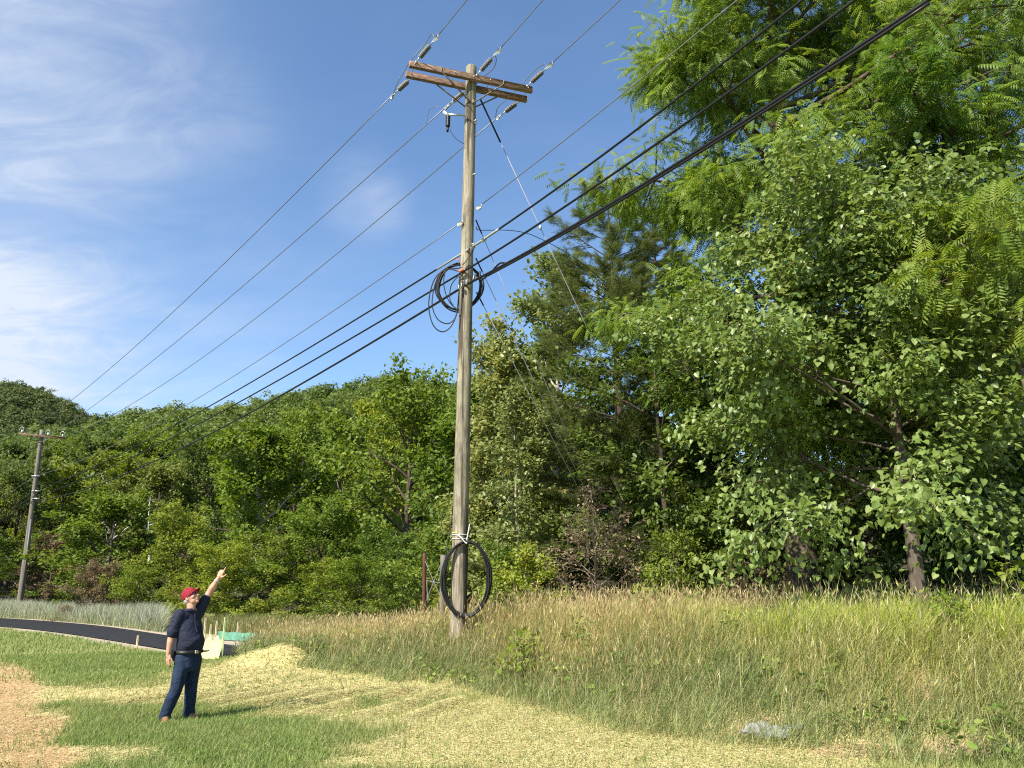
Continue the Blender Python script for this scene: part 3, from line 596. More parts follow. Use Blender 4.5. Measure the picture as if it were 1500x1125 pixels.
def left_trees():
    rng = np.random.default_rng(77)
    # px centre, top py, distance, width px, proto, leaf, label
    L = [(40, 800, 58, 130, 3, None, 'green bush at the foot of the distant wooden pole'),
         (82, 800, 57, 80, 1, 'leaf_brown', 'brown-leaved shrub just right of the distant wooden pole'),
         (140, 838, 43, 75, 3, 'leaf_brown', 'low rusty brown shrub behind the silvery roadside grass'),
         (172, 735, 50, 150, 0, None, 'rounded green tree above the low brown shrub'),
         (205, 845, 41, 80, 3, 'leaf_bright', 'yellow-green bush left of the red cap'),
         (262, 765, 44, 120, 1, None, 'bushy green tree directly above the red cap'),
         (325, 815, 40, 110, 3, 'leaf_bright', 'bright leafy bush behind the raised hand'),
         (392, 632, 48, 150, 2, 'leaf_bright', 'tall pale-stemmed yellow-green tree rising right of the raised hand'),
         (402, 800, 41, 130, 3, None, 'dense green bush above the green netting'),
         (470, 760, 42, 130, 1, None, 'rounded green tree between the pale-stemmed tree and the broad dark tree'),
         (505, 640, 52, 140, 0, None, 'tall green tree close left of the broad dark tree'),
         (600, 595, 46, 210, 1, None, 'broad deep green tree with open limbs left of the pole'),
         (480, 838, 34, 110, 3, 'leaf_bright', 'light green bush where the tall grass begins'),
         (575, 800, 38, 130, 3, None, 'dark green bush left of the rusty fence post'),
         (668, 760, 40, 100, 0, None, 'green tree directly behind the fence posts'),
         (525, 838, 31, 140, 3, 'leaf_bright', 'broad light green bush overhanging the tall grass left of the fence posts'),
         (592, 852, 29.5, 110, 3, None, 'low green bush at the grass edge close left of the rusty post'),
         (640, 850, 27, 60, 3, 'leaf_bright', 'small bright bush in front of the rusty post'),
         (35, 690, 66, 110, 1, 'leaf_hill', 'dark tree behind the distant wooden pole'),
         (100, 690, 70, 100, 0, None, 'green tree showing right of the distant pole above the brown shrub'),
         (178, 668, 74, 110, 2, None, 'grey-green tree with bare white limbs high on the left'),
         (238, 690, 68, 110, 0, 'leaf_hill', 'dull green tree with a bare white snag left of the raised hand'),
         (300, 660, 72, 120, 1, 'leaf_hill', 'darker tree above the pointing man, left of the tall yellow-green tree'),
         (350, 700, 62, 100, 0, None, 'green tree tucked behind the tall yellow-green tree'),
         (440, 640, 70, 120, 1, None, 'mid-green tree showing between the yellow-green tree and the broad dark tree'),
         (545, 600, 74, 120, 0, 'leaf_bright', 'sunlit tree above and left of the broad dark tree'),
         (655, 600, 70, 120, 2, None, 'light green tree close behind the pole at mid height'),
         (20, 655, 95, 110, 0, 'leaf_hill', 'dark hillside tree above the far crossarm on the left'),
         (90, 660, 98, 110, 1, None, 'hillside tree just below the gap between the two ridges'),
         (150, 650, 95, 100, 0, 'leaf_hill', 'hillside tree right of the far crossarm'),
         (215, 650, 98, 110, 1, None, 'rounded hillside tree above the bare white snag'),
         (285, 640, 96, 110, 0, None, 'hillside tree where the black cables cross the slope'),
         (365, 628, 98, 110, 1, 'leaf_hill', 'hillside tree behind the top of the tall yellow-green tree'),
         (450, 612, 96, 110, 0, None, 'hillside tree midway between raised hand and pole'),
         (520, 600, 97, 100, 1, 'leaf_hill', 'hillside tree above the tall green tree left of the broad one'),
         (600, 588, 99, 110, 0, None, 'hillside tree whose top shows over the broad dark tree'),
         (670, 590, 97, 100, 1, None, 'hillside tree hidden half by the pole')]
    for (px, py, Y, w, k, lm, lab) in L:
        p = at(px, py, Y); g = float(terrain(p[0], p[1])); h = (p[2] - g) + 0.6
        wide = w / F_PX * Y * 0.98; base = {0: 6.6, 1: 7.6, 2: 5.6, 3: 9.6}[k]
        sxy = wide / base * 1.12; sz = h / 9.9
        nm = 'shrub' if h < 4.6 else 'broadleaf_tree'
        copy_tree(nm, lab, 'shrub' if nm == 'shrub' else 'tree', 'trees and bushes along the wood edge beyond the road', PROTO[k], (p[0], p[1], g - 0.5), (sxy, sxy, sz), rng.uniform(0, 6.28), M[lm] if lm else None)
left_trees()
def snag(label, px, py, Y, seed, Rc):
    rng = np.random.default_rng(seed); p = at(px, py, Y); g = gz0 = float(terrain(p[0], p[1])); o = empty('dead_tree', (p[0], p[1], g - .2), label, 'tree', 'bare white snags')
    tubes, tw = grow(rng, p[2] - g, Rc, 0.17, clear=0.55, nl=8, rise=(25, 65), nsub=3, ntw=2, wig=0.05); tubes_mesh(tubes, 'trunk', M['bark_white'], o)
M['bark_white'] = wood_mat('bleached_bark', (.4, .38, .34), (.55, .53, .48), (.7, .68, .63), 3)
snag('bare white snag reaching out of the greenery right of the distant pole', 175, 712, 56, 91, 2.2)
snag('bare white crooked snag midway between the distant pole and the tall yellow-green tree', 236, 722, 55, 92, 1.9)

# ---- the wooded hillsides: far-off woods that read as a mass
def hill_forest(name, label, rmin, rmax, az0, az1, spacing, nq, qs, crown, mat, seed):
    rng = np.random.default_rng(seed); tmpl = []
    for v in range(7):
        cs = rng.normal(0, 1, (9, 3)) * np.array((0.42, 0.42, 0.22)); cs[:, 2] = np.abs(cs[:, 2]) * 1.1 + rng.uniform(-0.25, 0.35, 9)
        k = rng.integers(0, 9, nq); d = norm(rng.normal(0, 1, (nq, 3))); d[:, 2] = np.where(rng.random(nq) < 0.75, np.abs(d[:, 2]), d[:, 2])
        P = cs[k] + d * rng.uniform(0.25, 0.5, nq)[:, None] * np.array((1, 1, 0.8)); tmpl.append((P, d))
    Vs = []; Fs = []; ts = []; off = 0
    pts = []
    r = rmin
    while r < rmax:
        n = int(max(1, (az1 - az0) * r / spacing))
        for i in range(n): pts.append((az0 + (i + rng.uniform(0, 1)) * (az1 - az0) / n, r + rng.uniform(-0.5, 0.5) * spacing))
        r += spacing * 0.9
    pts = np.array(pts); X = pts[:, 1] * np.sin(pts[:, 0]); Y = pts[:, 1] * np.cos(pts[:, 0]); Z = terrain(X, Y)
    for x, y, z in zip(X, Y, Z):
        P, d = tmpl[rng.integers(0, 7)]; a = rng.uniform(0, 6.28); c, s = math.cos(a), math.sin(a); Rm = np.array(((c, -s, 0), (s, c, 0), (0, 0, 1)))
        sc = crown * rng.uniform(0.75, 1.3); hh = rng.uniform(5.5, 8.5)
        Q = (P * np.array((sc, sc, sc * rng.uniform(0.9, 1.3)))) @ Rm.T + np.array((x, y, z + hh)); D = d @ Rm.T
        Nn = D + rng.normal(0, 0.45, D.shape) + np.array((0, 0, 0.35)); Xd = np.cross(Nn, rng.normal(0, 1, D.shape))
        V, F = scatter(LEAF_DIAMOND[0] - np.array((0.5, 0, 0)), LEAF_DIAMOND[1], Q, Xd, Nn, qs * rng.uniform(0.7, 1.4, len(Q)))
        Vs.append(V); Fs.append(F + off); off += len(V)
        t0 = rng.uniform(0, 1); ts.append(np.repeat(np.clip(0.6 * t0 + 0.4 * rng.uniform(0, 1, len(Q)), 0, 1), 4))
    o = add_mesh(name, np.concatenate(Vs), np.concatenate(Fs), mat, tint=np.concatenate(ts)); tag(o, label, 'forest', kind='stuff')
hill_forest('hillside_forest', 'green wooded hillside rising behind the wood edge and the pole', 104, 262, R(-60), R(10), 4.7, 430, 0.68, 3.5, M['leaf_hill'], 5)
hill_forest('roadside_wood', 'woods along the foot of the slope beyond the left picture edge', 66, 106, R(-62), R(-35.5), 4.4, 520, 0.5, 3.2, M['leaf_hill'], 8)
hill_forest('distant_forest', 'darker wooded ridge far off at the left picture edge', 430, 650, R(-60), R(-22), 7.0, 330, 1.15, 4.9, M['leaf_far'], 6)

# ------------------------------------------------------------------ the wooden pole, its wires and cables
def project(p):
    x, y, z = p[0], p[1], p[2] - CAM_Z; d = y * CP + z * SP; return 750 + F_PX * x / d, 562.5 - F_PX * (z * CP - y * SP) / d
PY = 16.5
P_BASE = at(671, 915, PY); P_TOP = at(690.5, 99, PY)
P_BASE[2] = float(terrain(P_BASE[0], P_BASE[1])) - 0.2
def on_pole(z): t = (z - P_BASE[2]) / (P_TOP[2] - P_BASE[2]); return P_BASE + (P_TOP - P_BASE) * t
def pole_r(z): t = np.clip((z - P_BASE[2]) / (P_TOP[2] - P_BASE[2]), 0, 1); return 0.178 - 0.048 * t
def rot_to(d, up=(0, 0, 1)):               # columns: d, side, up'
    d = np.array(d, float); d /= np.linalg.norm(d); s = np.cross(up, d); s /= np.linalg.norm(s); u = np.cross(d, s); return np.stack([d, s, u], 1)
def sag_curve(a, b, sag, n=24):
    t = np.linspace(0, 1, n)[:, None]; P = np.asarray(a) * (1 - t) + np.asarray(b) * t; P[:, 2] -= (4 * sag * t * (1 - t))[:, 0]; return P
def fit_sag(a, b, px, py):                 # how much the span hangs
    best = (1e9, 0)
    for s in np.linspace(0, 2.2, 45):
        Q = np.array([project(p) for p in sag_curve(a, b, s, 60)]); e = np.min(np.hypot(Q[:, 0] - px, Q[:, 1] - py)); best = min(best, (e, s))
    return best[1]

FP_BASE = at(27, 899, 53.0); FP_TOP = at(60.5, 637, 53.0); FP_BASE[2] = float(terrain(FP_BASE[0], FP_BASE[1])) - 0.2
FARM_L, FARM_R = at(33, 636, 52.6), at(96, 643, 53.4)

ARM_L, ARM_R = at(602, 98, 15.85), at(776, 131, 16.82)
ARM_Z = 0.5 * (ARM_L[2] + ARM_R[2]); ARM_C = np.array((on_pole(ARM_Z)[0], PY, ARM_Z))
ARM_D = ARM_R - ARM_L; ARM_D[2] = 0; ARM_LEN = np.linalg.norm(ARM_D); ARM_D = ARM_D / ARM_LEN
ARM_N = np.array((ARM_D[1], -ARM_D[0], 0))  # towards the camera
ARM_OFF = 0.5 * ((ARM_L + ARM_R) / 2 - ARM_C) @ ARM_D * 2
def arm_pt(s, side, dz=0.0): return ARM_C + ARM_D * (s + ARM_OFF) + ARM_N * 0.2 * side + np.array((0, 0, dz))
HALF = ARM_LEN / 2

def insulator(parent, a, d, name='insulator'):
    """polymer dead-end string from point a along d; returns the clamp end"""
    d = norm(np.asarray(d, float)); mb = MB(); L = 0.42; s0 = 0.16
    mb.tube([a + d * s0, a + d * (s0 + L)], 0.024, 8)
    for k in range(7):
        q = a + d * (s0 + 0.04 + k * (L - 0.08) / 6); mb.tube([q - d * 0.018, q + d * 0.004, q + d * 0.016], (0.03, 0.066, 0.03), 12)
    o = mb.build(name, M['insul'], parent)
    st = MB(); st.tube([a, a + d * s0], 0.018, 6); st.ball(a, 0.032, 8, 6); st.build('shackle', M['steel'], o); st = MB()
    st.tube([a + d * (s0 + L), a + d * (s0 + L + 0.16)], 0.016, 6); c = a + d * (s0 + L + 0.30)
    st.box(a + d * (s0 + L + 0.25), (0.24, 0.05, 0.055), rot_to(d), 0.012); st.box(c - d * 0.0 + np.array((0, 0, -0.03)), (0.12, 0.05, 0.10), rot_to(d), 0.012)
    st.build('clamp', M['steel'], o)
    return a + d * (s0 + L + 0.36)

def build_pole():
    o = empty('utility_pole', P_BASE, 'tall weathered wooden power pole with double brown crossarm standing in the grass', 'utility pole', 'wooden power poles')
    off = -P_BASE
    inv = Matrix.Translation(Vector(-P_BASE))
    class Part(MB):
        def build(s, name, mat, parent=None, smooth=False, **k):
            if parent is o: s.V = [v - P_BASE for v in s.V]
            return MB.build(s, name, mat, parent, smooth, **k)
    sh = Part(); zs = np.linspace(P_BASE[2], P_TOP[2], 40); pts = np.array([on_pole(z) for z in zs]); rr = np.array([pole_r(z) for z in zs]) * (1 + 0.012 * np.sin(zs * 3.1))
    pts = np.vstack([pts, on_pole(P_TOP[2]) + np.array((0, 0, 0.03))]); rr = np.append(rr, rr[-1] * 0.82)
    sh.tube(pts, rr, 28); sh.build('pole_shaft', M['pole'], o, True)
    A = np.stack([ARM_D, np.array((-ARM_D[1], ARM_D[0], 0)), np.array((0, 0, 1))], 1)
    for side in (1, -1):
        b = Part(); b.box(arm_pt(0, side), (ARM_LEN + 0.1, 0.11, 0.15), A, 0.008); ob = b.build('crossarm', M['arm'], o)
    zb = ARM_Z - 0.68
    for side in (1, -1):
        for sg in (1, -1):
            q = on_pole(zb) + ARM_N * side * 0.13; b = Part(); e = arm_pt(sg * 0.78, side, -0.06) + ARM_N * side * 0.065
            b.tube([q, e, e + ARM_D * sg * 0.02 + np.array((0, 0, 0.13))], 0.018, 6); b.build('brace', M['dark_steel'], o)
    def bolt(a, c, r): b = Part(); b.tube([a, c], r, 6); b.build('bolt', M['steel'], o)
    for s in (-0.95 * HALF, -0.45, 0.45, 0.95 * HALF): bolt(arm_pt(s, 1, 0.0) + ARM_N * 0.09, arm_pt(s, -1, 0.0) - ARM_N * 0.09, 0.012)
    for z in (ARM_Z, zb): bolt(on_pole(z) + ARM_N * 0.28, on_pole(z) - ARM_N * 0.28, 0.013)
    for z in (ARM_Z - 1.15, ARM_Z - 1.22, ARM_Z - 2.6, ARM_Z - 4.4): q = on_pole(z); bolt(q + np.array((0.1, -0.1, 0)), q + np.array((0.17, -0.16, 0)), 0.02)
    # dead-end strings; ends of the wires
    ends = {}
    exits = {-1: (684, 0), 0: (795, 0), 1: (908, 0)}
    w1 = np.array((math.sin(R(139.5)), math.cos(R(139.5))))
    strings = []
    for k in (-1, 0, 1):
        s = k * (HALF - 0.1) + (0.10 if k == 0 else 0)
        a = arm_pt(s, 1, 0.05) + ARM_N * 0.06
        d = ray(*exits[k])               # where that line of sight meets the vertical plane of the span
        Am = np.array(((d[0], -w1[0]), (d[1], -w1[1]))); t, ss = np.linalg.solve(Am, a[:2]); e = np.array((d[0] * t, d[1] * t, CAM_Z + d[2] * t))
        strings.append((k, 'near', a, e))
        a2 = arm_pt(k * (HALF - 0.1), -1, -0.02) - ARM_N * 0.06
        f = FARM_L + (FARM_R - FARM_L) * (0.06, 0.62, 0.95)[k + 1] + np.array((0, 0, 0.12))
        strings.append((k, 'far', a2, f))
    for k, w, a, e in strings:
        dv = norm(e - a); c = a + dv * 0.94
        # parts are placed in the pole's own space
        insulator(o, a - P_BASE, dv); ends[(k, w)] = (c, e, dv)
    # jumpers over the arms
    def path(pxs, Ya, Yb):
        n = len(pxs); return smooth_path([at(p[0], p[1], Ya + (Yb - Ya) * i / (n - 1)) for i, p in enumerate(pxs)], 8)
    for pxs, Ya, Yb in (([(637, 57), (632, 50), (622, 65), (604, 86), (595, 99), (583, 120), (577, 135), (574, 146)], 15.2, 16.6),
                        ([(724, 78), (727, 88), (722, 101), (709, 112), (690, 130), (665, 150), (650, 163)], 15.8, 17.3),
                        ([(801, 98), (797, 94), (783, 103), (763, 125), (745, 143), (729, 158), (726, 173)], 16.2, 17.8),
                        ([(646, 157), (636, 157), (628, 163), (625, 182)], 16.9, 17.3)):
        b = Part(); b.tube(path(pxs, Ya, Yb), 0.011 if pxs[0][0] != 646 else 0.007, 5); b.build('jumper_wire', M['wire'], o)
    # arrester on its bracket
    q = at(681, 169, PY - 0.1); e = at(653, 167.5, PY - 0.16); b = Part(); b.tube([q, e], 0.026, 8); b.tube([at(650, 164, PY - .16), at(658, 171, PY - .16)], 0.05, 8); b.build('bracket', M['steel'], o)
    b = Part(); p0, p1 = at(656.5, 170, PY - 0.16), at(656, 186, PY - 0.16); zz = np.linspace(0, 1, 13); b.tube([p0 + (p1 - p0) * t for t in zz], [0.035 + 0.025 * (i % 2) for i in range(13)], 12)
    p2 = at(655.5, 193, PY - 0.16); b.tube([p1, p2], 0.028, 8); b.build('surge_arrester', M['cable'], o)
    b = Part(); b.tube(path([(659, 189), (663, 197), (669, 204), (680, 211)], PY - 0.16, PY - 0.15), 0.007, 5); b.build('arrester_lead', M['cable'], o)
    # ground wire, conduit and bands
    b = Part(); gz = np.linspace(P_BASE[2] + 0.3, ARM_Z - 0.9, 30); b.tube([on_pole(z) + np.array((-math.cos(.6) * pole_r(z) - .004, -math.sin(.6) * 0.0 - 0.02, 0)) + np.array((0, 0.02 * math.sin(z * 4), 0)) for z in gz], 0.007, 5); b.build('ground_wire', M['wire'], o)
    for (pxa, pxb) in (((702, 303, 'r'), (697, 308)), ((674, 327, 'l'), (680, 322))):
        c = at(pxa[0], pxa[1], PY - 0.12); d = norm(at(pxa[0] + 8, pxa[1] - 5, PY - 0.2) - c); b = Part(); b.box(c, (0.16, 0.05, 0.06), rot_to(d), 0.012)
        for j in range(4): b.box(c + d * (-0.05 + 0.033 * j) + np.array((0, 0, -0.05)), (0.012, 0.04, 0.05), rot_to(d))
        b.build('neutral_clamp', M['porcelain'], o)
    for py, m_ in ((783, 'tape'), (789, 'tape'), (780, 'lime')):
        z = at(672, py, PY - .17)[2]; mm = M['tape'] if m_ == 'tape' else M.setdefault('lime', simple_mat('yellow_green_marker', (0.55, 0.6, 0.12), (0.65, 0.7, 0.2), 30))
        th = np.linspace(-2.9 if m_ == 'tape' else -2.9, -0.3 if m_ == 'tape' else -1.9, 16); b = Part(); r = pole_r(z) + 0.006; b.tube([on_pole(z) + np.array((math.cos(t) * r, math.sin(t) * r, 0)) for t in th], 0.012, 5); b.build('band', mm, o)
    return ends
ENDS = build_pole()

def strand(name, label, cat, group, P, r, mat, n=6):
    mb = MB(); mb.tube(P, r, n); return tag(mb.build(name, mat, None, True), label, cat, group)
def build_wires():
    G1 = 'power wires on the crossarms'
    names = {-1: 'left end', 0: 'middle', 1: 'right end'}
    fitp = {-1: (96, 595), 0: (133, 599), 1: (179, 599)}
    for (k, w), (c, e, dv) in ENDS.items():
        if w == 'far':
            P = sag_curve(c, e, fit_sag(c, e, *fitp[k]), 30)
            strand('power_line', 'thin power wire from the %s of the big crossarm down to the distant pole' % names[k], 'power line', G1, P, 0.0135, M['wire'])
            q = at(-190 - 25 * k, 815 + 6 * k, 84); strand('power_line', 'wire running on left beyond the distant pole from the %s of its crossarm' % names[k], 'power line', G1, sag_curve(e, q, 0.3, 12), 0.014, M['wire'])
        else:
            d = e - c; L = np.linalg.norm(d); far = e + d / L * 30; far[2] = e[2] + 0.5
            P = np.vstack([c + d * np.linspace(0, 1, 6)[:, None], sag_curve(e, far, 0.2, 10)[1:]])
            strand('power_line', 'thin power wire rising out of the picture from the %s of the big crossarm' % names[k], 'power line', G1, P, 0.0125, M['wire'])
    # neutral and communication lines: pole point, exit pixel on the right, far-pole pixel, a point on the left span
    w2 = np.array((math.sin(R(143)), math.cos(R(143))))
    def exit_pt(a, px, py, az=143):
        w = np.array((math.sin(R(az)), math.cos(R(az)))); d = ray(px, py); t, s = np.linalg.solve(np.array(((d[0], -w[0]), (d[1], -w[1]))), a[:2]); return np.array((d[0] * t, d[1] * t, CAM_Z + d[2] * t))
    a = at(706, 299, PY - .15); e = exit_pt(a, 1080, 0); f = e + (e - a) * 2.0
    strand('neutral_wire', 'thin bare wire leaving the pole below the crossarms and crossing the treetops at right', 'power line', G1, np.vstack([sag_curve(a, e, 0.05, 12), f]), 0.011, M['wire'])
    a = at(668, 331, PY - .05); f = at(52, 697, 52.9)
    strand('neutral_wire', 'thin bare wire below the crossarms running left to the distant pole', 'power line', G1, sag_curve(a, f, fit_sag(a, f, 260, 599), 30), 0.011, M['wire'])
    strand('neutral_wire', 'thin bare wire running on left beyond the distant pole, below its crossarm', 'power line', G1, sag_curve(f, at(-200, 850, 84), 0.3, 12), 0.012, M['wire'])
    GC = 'black communication cables'
    for nm, pp, ex, fp, lp, r0, lab in (('top', (687, 365), (1175, 0), (50, 719), (299, 599), 0.021, 'highest'), ('mid', (682, 396), (1252, 0), (47, 728), (331, 599), 0.022, 'middle'), ('low', (685, 416), (1360, 0), (44, 735), (381, 592), 0.027, 'lowest')):
        a = at(pp[0], pp[1], PY - 0.215); e = exit_pt(a, *ex); f = at(fp[0], fp[1], 52.8); out = e + (e - a) * 1.6
        left = sag_curve(f, a, fit_sag(f, a, *lp), 36); right = sag_curve(a, e, 0.12 if nm != 'low' else 0.16, 18)[1:]
        P = np.vstack([left, right, out]); o = strand('cable', '%s of the three thick black cables crossing the pole' % lab, 'cable', GC, P, r0, M['cable'], 8)
        if nm == 'low':                      # lashed second cable leaving the splice
            b = MB(); t = np.linspace(0.06, 1, 18); Q = sag_curve(a, e, 0.16, 40); off = np.array((0.0, -0.01, -0.055))
            b.tube(Q[3:] + off, 0.022, 8); b.tube(smooth_path([at(703, 398, PY - .25), at(704, 410, PY - .3), at(716, 402, PY - .5), at(732, 386, PY - 1.0), Q[6] + off], 8), 0.02, 7)
            b.build('lashed_cable', M['cable'], o)
            for px, py in ((672, 421), (676, 418), (683, 414), (694, 407), (697, 404)): c = MB(); c.box(at(px, py, PY - .25), (0.05, 0.05, 0.09), rot_to(e - a), 0.01); c.build('clamp', M['steel'], o)
        if nm == 'top':
            c = MB(); Q = sag_curve(a, e, 0.12, 60); c.tube(Q[1:9], 0.027, 8); L2 = left[::-1]; c.tube([a, a + (L2[1] - a) * 0.28, a + (L2[1] - a) * 0.9], (0.028, 0.026, 0.0225), 8)
            for q in (Q[4], Q[1]): c.box(q + np.array((0, 0, -0.01)), (0.14, 0.08, 0.07), rot_to(e - a), 0.015)
            c.build('wire_wrap', M['wrap'], o)
        if nm == 'mid':
            c = MB(); c.tube([at(672, 398, PY - .24), at(679, 395, PY - .24)], 0.030, 8); c.build('marker_tape', M['orange'], o)
        strand('cable', '%s black cable running on left beyond the distant pole' % lab, 'cable', GC, sag_curve(f, at(-210, 868 + 12 * r0 * 100, 84), 0.3, 12), r0 * 0.9, M['cable'])
    # thin service drop
    strand('service_wire', 'slack thin wire drooping right from the pole into the pale treetop', 'wire', None, smooth_path([at(698, 332, PY), at(703, 337, PY + .3), at(752, 338, 17.6), at(790, 349, 18.6), at(850, 384, 21), at(930, 450, 25)], 8), 0.009, M['cable'])
    # guys
    gq = at(948, 864, 20.6); gq[2] = float(terrain(gq[0], gq[1])) - 0.1
    g1 = at(1012, 806, 21.9)
    a = at(704, 146, PY + .1); t = g1 - a; mb = MB(); mb.tube([a + t * 0.09, g1], 0.011, 6); o = tag(mb.build('guy_wire', M['guy'], None), 'bright guy wire running from under the crossarms down across the pine', 'guy wire', 'guy wires'); mb = MB(); mb.tube([a, a + t * 0.085], 0.022, 7); mb.build('strain_rod', M['cable'], o)
    mb = MB(); mb.ball(a + t * 0.26, (0.04, 0.04, 0.07)); mb.build('guy_grip', M['steel'], o)
    for (px, py), lab in (((697, 322), 'highest of three thin guy wires meeting behind the brown bush'), ((697, 378), 'middle of three thin guy wires meeting behind the brown bush'), ((698, 428), 'lowest of three thin guy wires meeting behind the brown bush')):
        a = at(px, py, PY + .1); o = strand('guy_wire', lab, 'guy wire', 'guy wires', np.array([a, a + (gq - a) * 0.5, gq]), 0.0085, M['wire'])
        mb = MB(); d = norm(gq - a); mb.tube([a, a + d * 0.35], 0.017, 6); mb.build('strain_rod', M['cable'], o)
build_wires()

def bundle(name, label, cx, cy, Y, rx, ry, loops, jit, rw, mat, seed, tilt=0.0, yb=0.0):
    """a tied coil of cable: several loops wound side by side"""
    rng = np.random.default_rng(seed); mb = MB(); c = at(cx, cy, Y); n = 60; P = []
    for k in range(loops):
        e = rng.normal(0, jit, 4)
        th = np.linspace(0, 2 * math.pi, n, endpoint=False) + 1.7
        P += [c + np.array(((rx + e[0] + 0.03 * math.sin(2 * t + k)) * math.cos(t), yb * math.cos(t) + e[1] + 0.05 * math.sin(t) * tilt * 4, (ry + e[2]) * math.sin(t) + e[3] * 0.4)) for t in th]
    mb.tube(np.array(P), rw, 6)
    return tag(mb.build(name, mat, None, True), label, 'cable coil', 'coils of spare cable')
up = bundle('cable_coil', 'coil of black cable tied high on the pole where the cables cross', 673, 420, PY + 0.19, 0.50, 0.56, 8, 0.022, 0.017, M['cable'], 2)
lo = bundle('cable_coil', 'large black cable ring tied near the foot of the pole', 683, 847, PY - 0.25, 0.475, 0.745, 14, 0.020, 0.016, M['cable'], 5, yb=-0.03)
b = MB(); b.tube(smooth_path([at(668, 783, PY - .2), at(674, 786, PY - .24), at(683, 796, PY - .30), at(684, 790, PY - .24), at(688, 768, PY - .1)], 6), 0.012, 5); b.build('tie', M['tape'], lo)
b = MB(); b.tube(smooth_path([at(650, 850, PY - .22), at(655, 800, PY - .14), at(661, 766, PY - .05), at(667, 700, PY - .02), at(671, 560, PY - .02), at(673, 470, PY)], 8), 0.012, 6); b.build('lead', M['cable'], lo)
b = MB()
b.tube(smooth_path([at(675, 388, PY - .22), at(655, 392, PY - .2), at(636, 410, PY - .2), at(628, 445, PY - .2), at(634, 475, PY - .22), at(648, 486, PY - .22), at(662, 476, PY - .22), at(671, 450, PY - .2), at(673, 405, PY - .22)], 8), 0.014, 6)
b.tube(smooth_path([at(676, 392, PY - .22), at(645, 400, PY - .2), at(633, 440, PY - .2), at(640, 466, PY - .2), at(656, 474, PY - .2), at(668, 462, PY - .2), at(672, 430, PY - .22), at(676, 398, PY - .24)], 8), 0.013, 6)
b.tube(smooth_path([at(674, 398, PY - .24), at(655, 395, PY - .2), at(650, 415, PY - .2), at(657, 440, PY - .2), at(671, 455, PY - .2)], 8), 0.012, 6)
b.tube(smooth_path([at(673, 402, PY - .24), at(661, 418, PY - .2), at(659, 438, PY - .2), at(664, 448, PY - .2)], 8), 0.012, 6)
b.build('loose_loop', M['cable'], up)
b = MB(); b.tube(smooth_path([at(678, 388, PY - .21), at(690, 372, PY - .22), at(695, 362, PY - .3)], 6), 0.012, 5); b.build('lead', M['cable'], up)
b = MB(); b.tube([at(676, 381, PY), at(668, 380, PY)], 0.011, 6); b.build('tie', M['orange'], up)

def far_pole():
    o = empty('utility_pole', FP_BASE, 'distant grey wooden power pole leaning beyond the road at far left', 'utility pole', 'wooden power poles')
    def B(mb, nm, mat, sm=False): mb.V = [v - FP_BASE for v in mb.V]; return mb.build(nm, mat, o, sm)
    t = np.linspace(0, 1, 20)[:, None]; b = MB(); b.tube(FP_BASE * (1 - t) + (FP_TOP + np.array((0, 0, .35))) * t, 0.19 - 0.06 * t[:, 0], 14); B(b, 'pole_shaft', M['far_pole'], True)
    D = norm(FARM_R - FARM_L); b = MB(); b.box((FARM_L + FARM_R) / 2 + np.array((0, -.18, 0)), (np.linalg.norm(FARM_R - FARM_L) + 0.2, 0.11, 0.14), rot_to(D), .01); B(b, 'crossarm', M['arm'])
    for e in (0.25, 0.75):
        b = MB(); b.tube([FP_TOP + (FP_BASE - FP_TOP) * 0.045 + np.array((0, -.15, 0)), FARM_L + (FARM_R - FARM_L) * e + np.array((0, -.2, -.06))], 0.02, 5); B(b, 'brace', M['dark_steel'])
    for e in (0.02, 0.62, 0.96):
        q = FARM_L + (FARM_R - FARM_L) * e + np.array((0, -.18, .06)); b = MB(); b.tube([q, q + np.array((0, 0, .1)), q + np.array((0, 0, .14)), q + np.array((0, 0, .2))], (.03, .08, .05, .07), 10)
        th = np.linspace(-0.6, 3.7, 14); b.tube([q + np.array((-.05 + .14 * math.cos(a), 0, .26 + .16 * math.sin(a))) for a in th], 0.016, 5); B(b, 'insulator', M['steel'])
    for py in (697, 719, 730):
        q = at(50, py, 52.9); b = MB(); b.box(q + np.array((.15, -.05, -.02)), (.55, .08, .07)); B(b, 'cable_bracket', M['steel'])
    a = FP_BASE + (FP_TOP - FP_BASE) * 0.06; c = FP_BASE + (FP_TOP - FP_BASE) * 0.52; b = MB(); b.tube([a + np.array((.14, -.12, 0)), c + np.array((.11, -.12, 0))], 0.055, 8); B(b, 'riser_conduit', M['insul'])
far_pole()

# ------------------------------------------------------------------ fences, stakes and small things
def gz(p): return float(terrain(p[0], p[1]))
def post(px, py_top, py_base, Y, r, mat, name, label, cat, group=None, n=10, tilt=0):
    a = at(px, py_base, Y); t = at(px + tilt, py_top, Y); a[2] = min(a[2], gz(a)) - 0.12
    mb = MB(); m = 9; P = [a + (t - a) * k / (m - 1) for k in range(m)] + [t + np.array((0, 0, r * .25))]
    mb.tube(P, [r * (1 + .03 * math.sin(k * 2.3)) for k in range(m)] + [r * 0.6], n); return tag(mb.build(name, mat, None), label, cat, group)
post(622, 811, 886, 22, 0.055, M['rust'], 'fence_post', 'rusty steel fence post left of the pole', 'fence post', 'old fence posts', 8)
post(648.5, 814, 892, 21.6, 0.085, M['post'], 'fence_post', 'grey wooden fence post right behind the black cable ring', 'fence post', 'old fence posts', 12, 1)
mb = MB()
for a, b_ in (((623, 822), (648, 880)), ((647, 822), (624, 880)), ((624, 850), (648, 853)), ((625, 851), (627, 884))): mb.tube(sag_curve(at(*a, 21.9), at(*b_, 21.6), 0.02, 6), 0.008, 4)
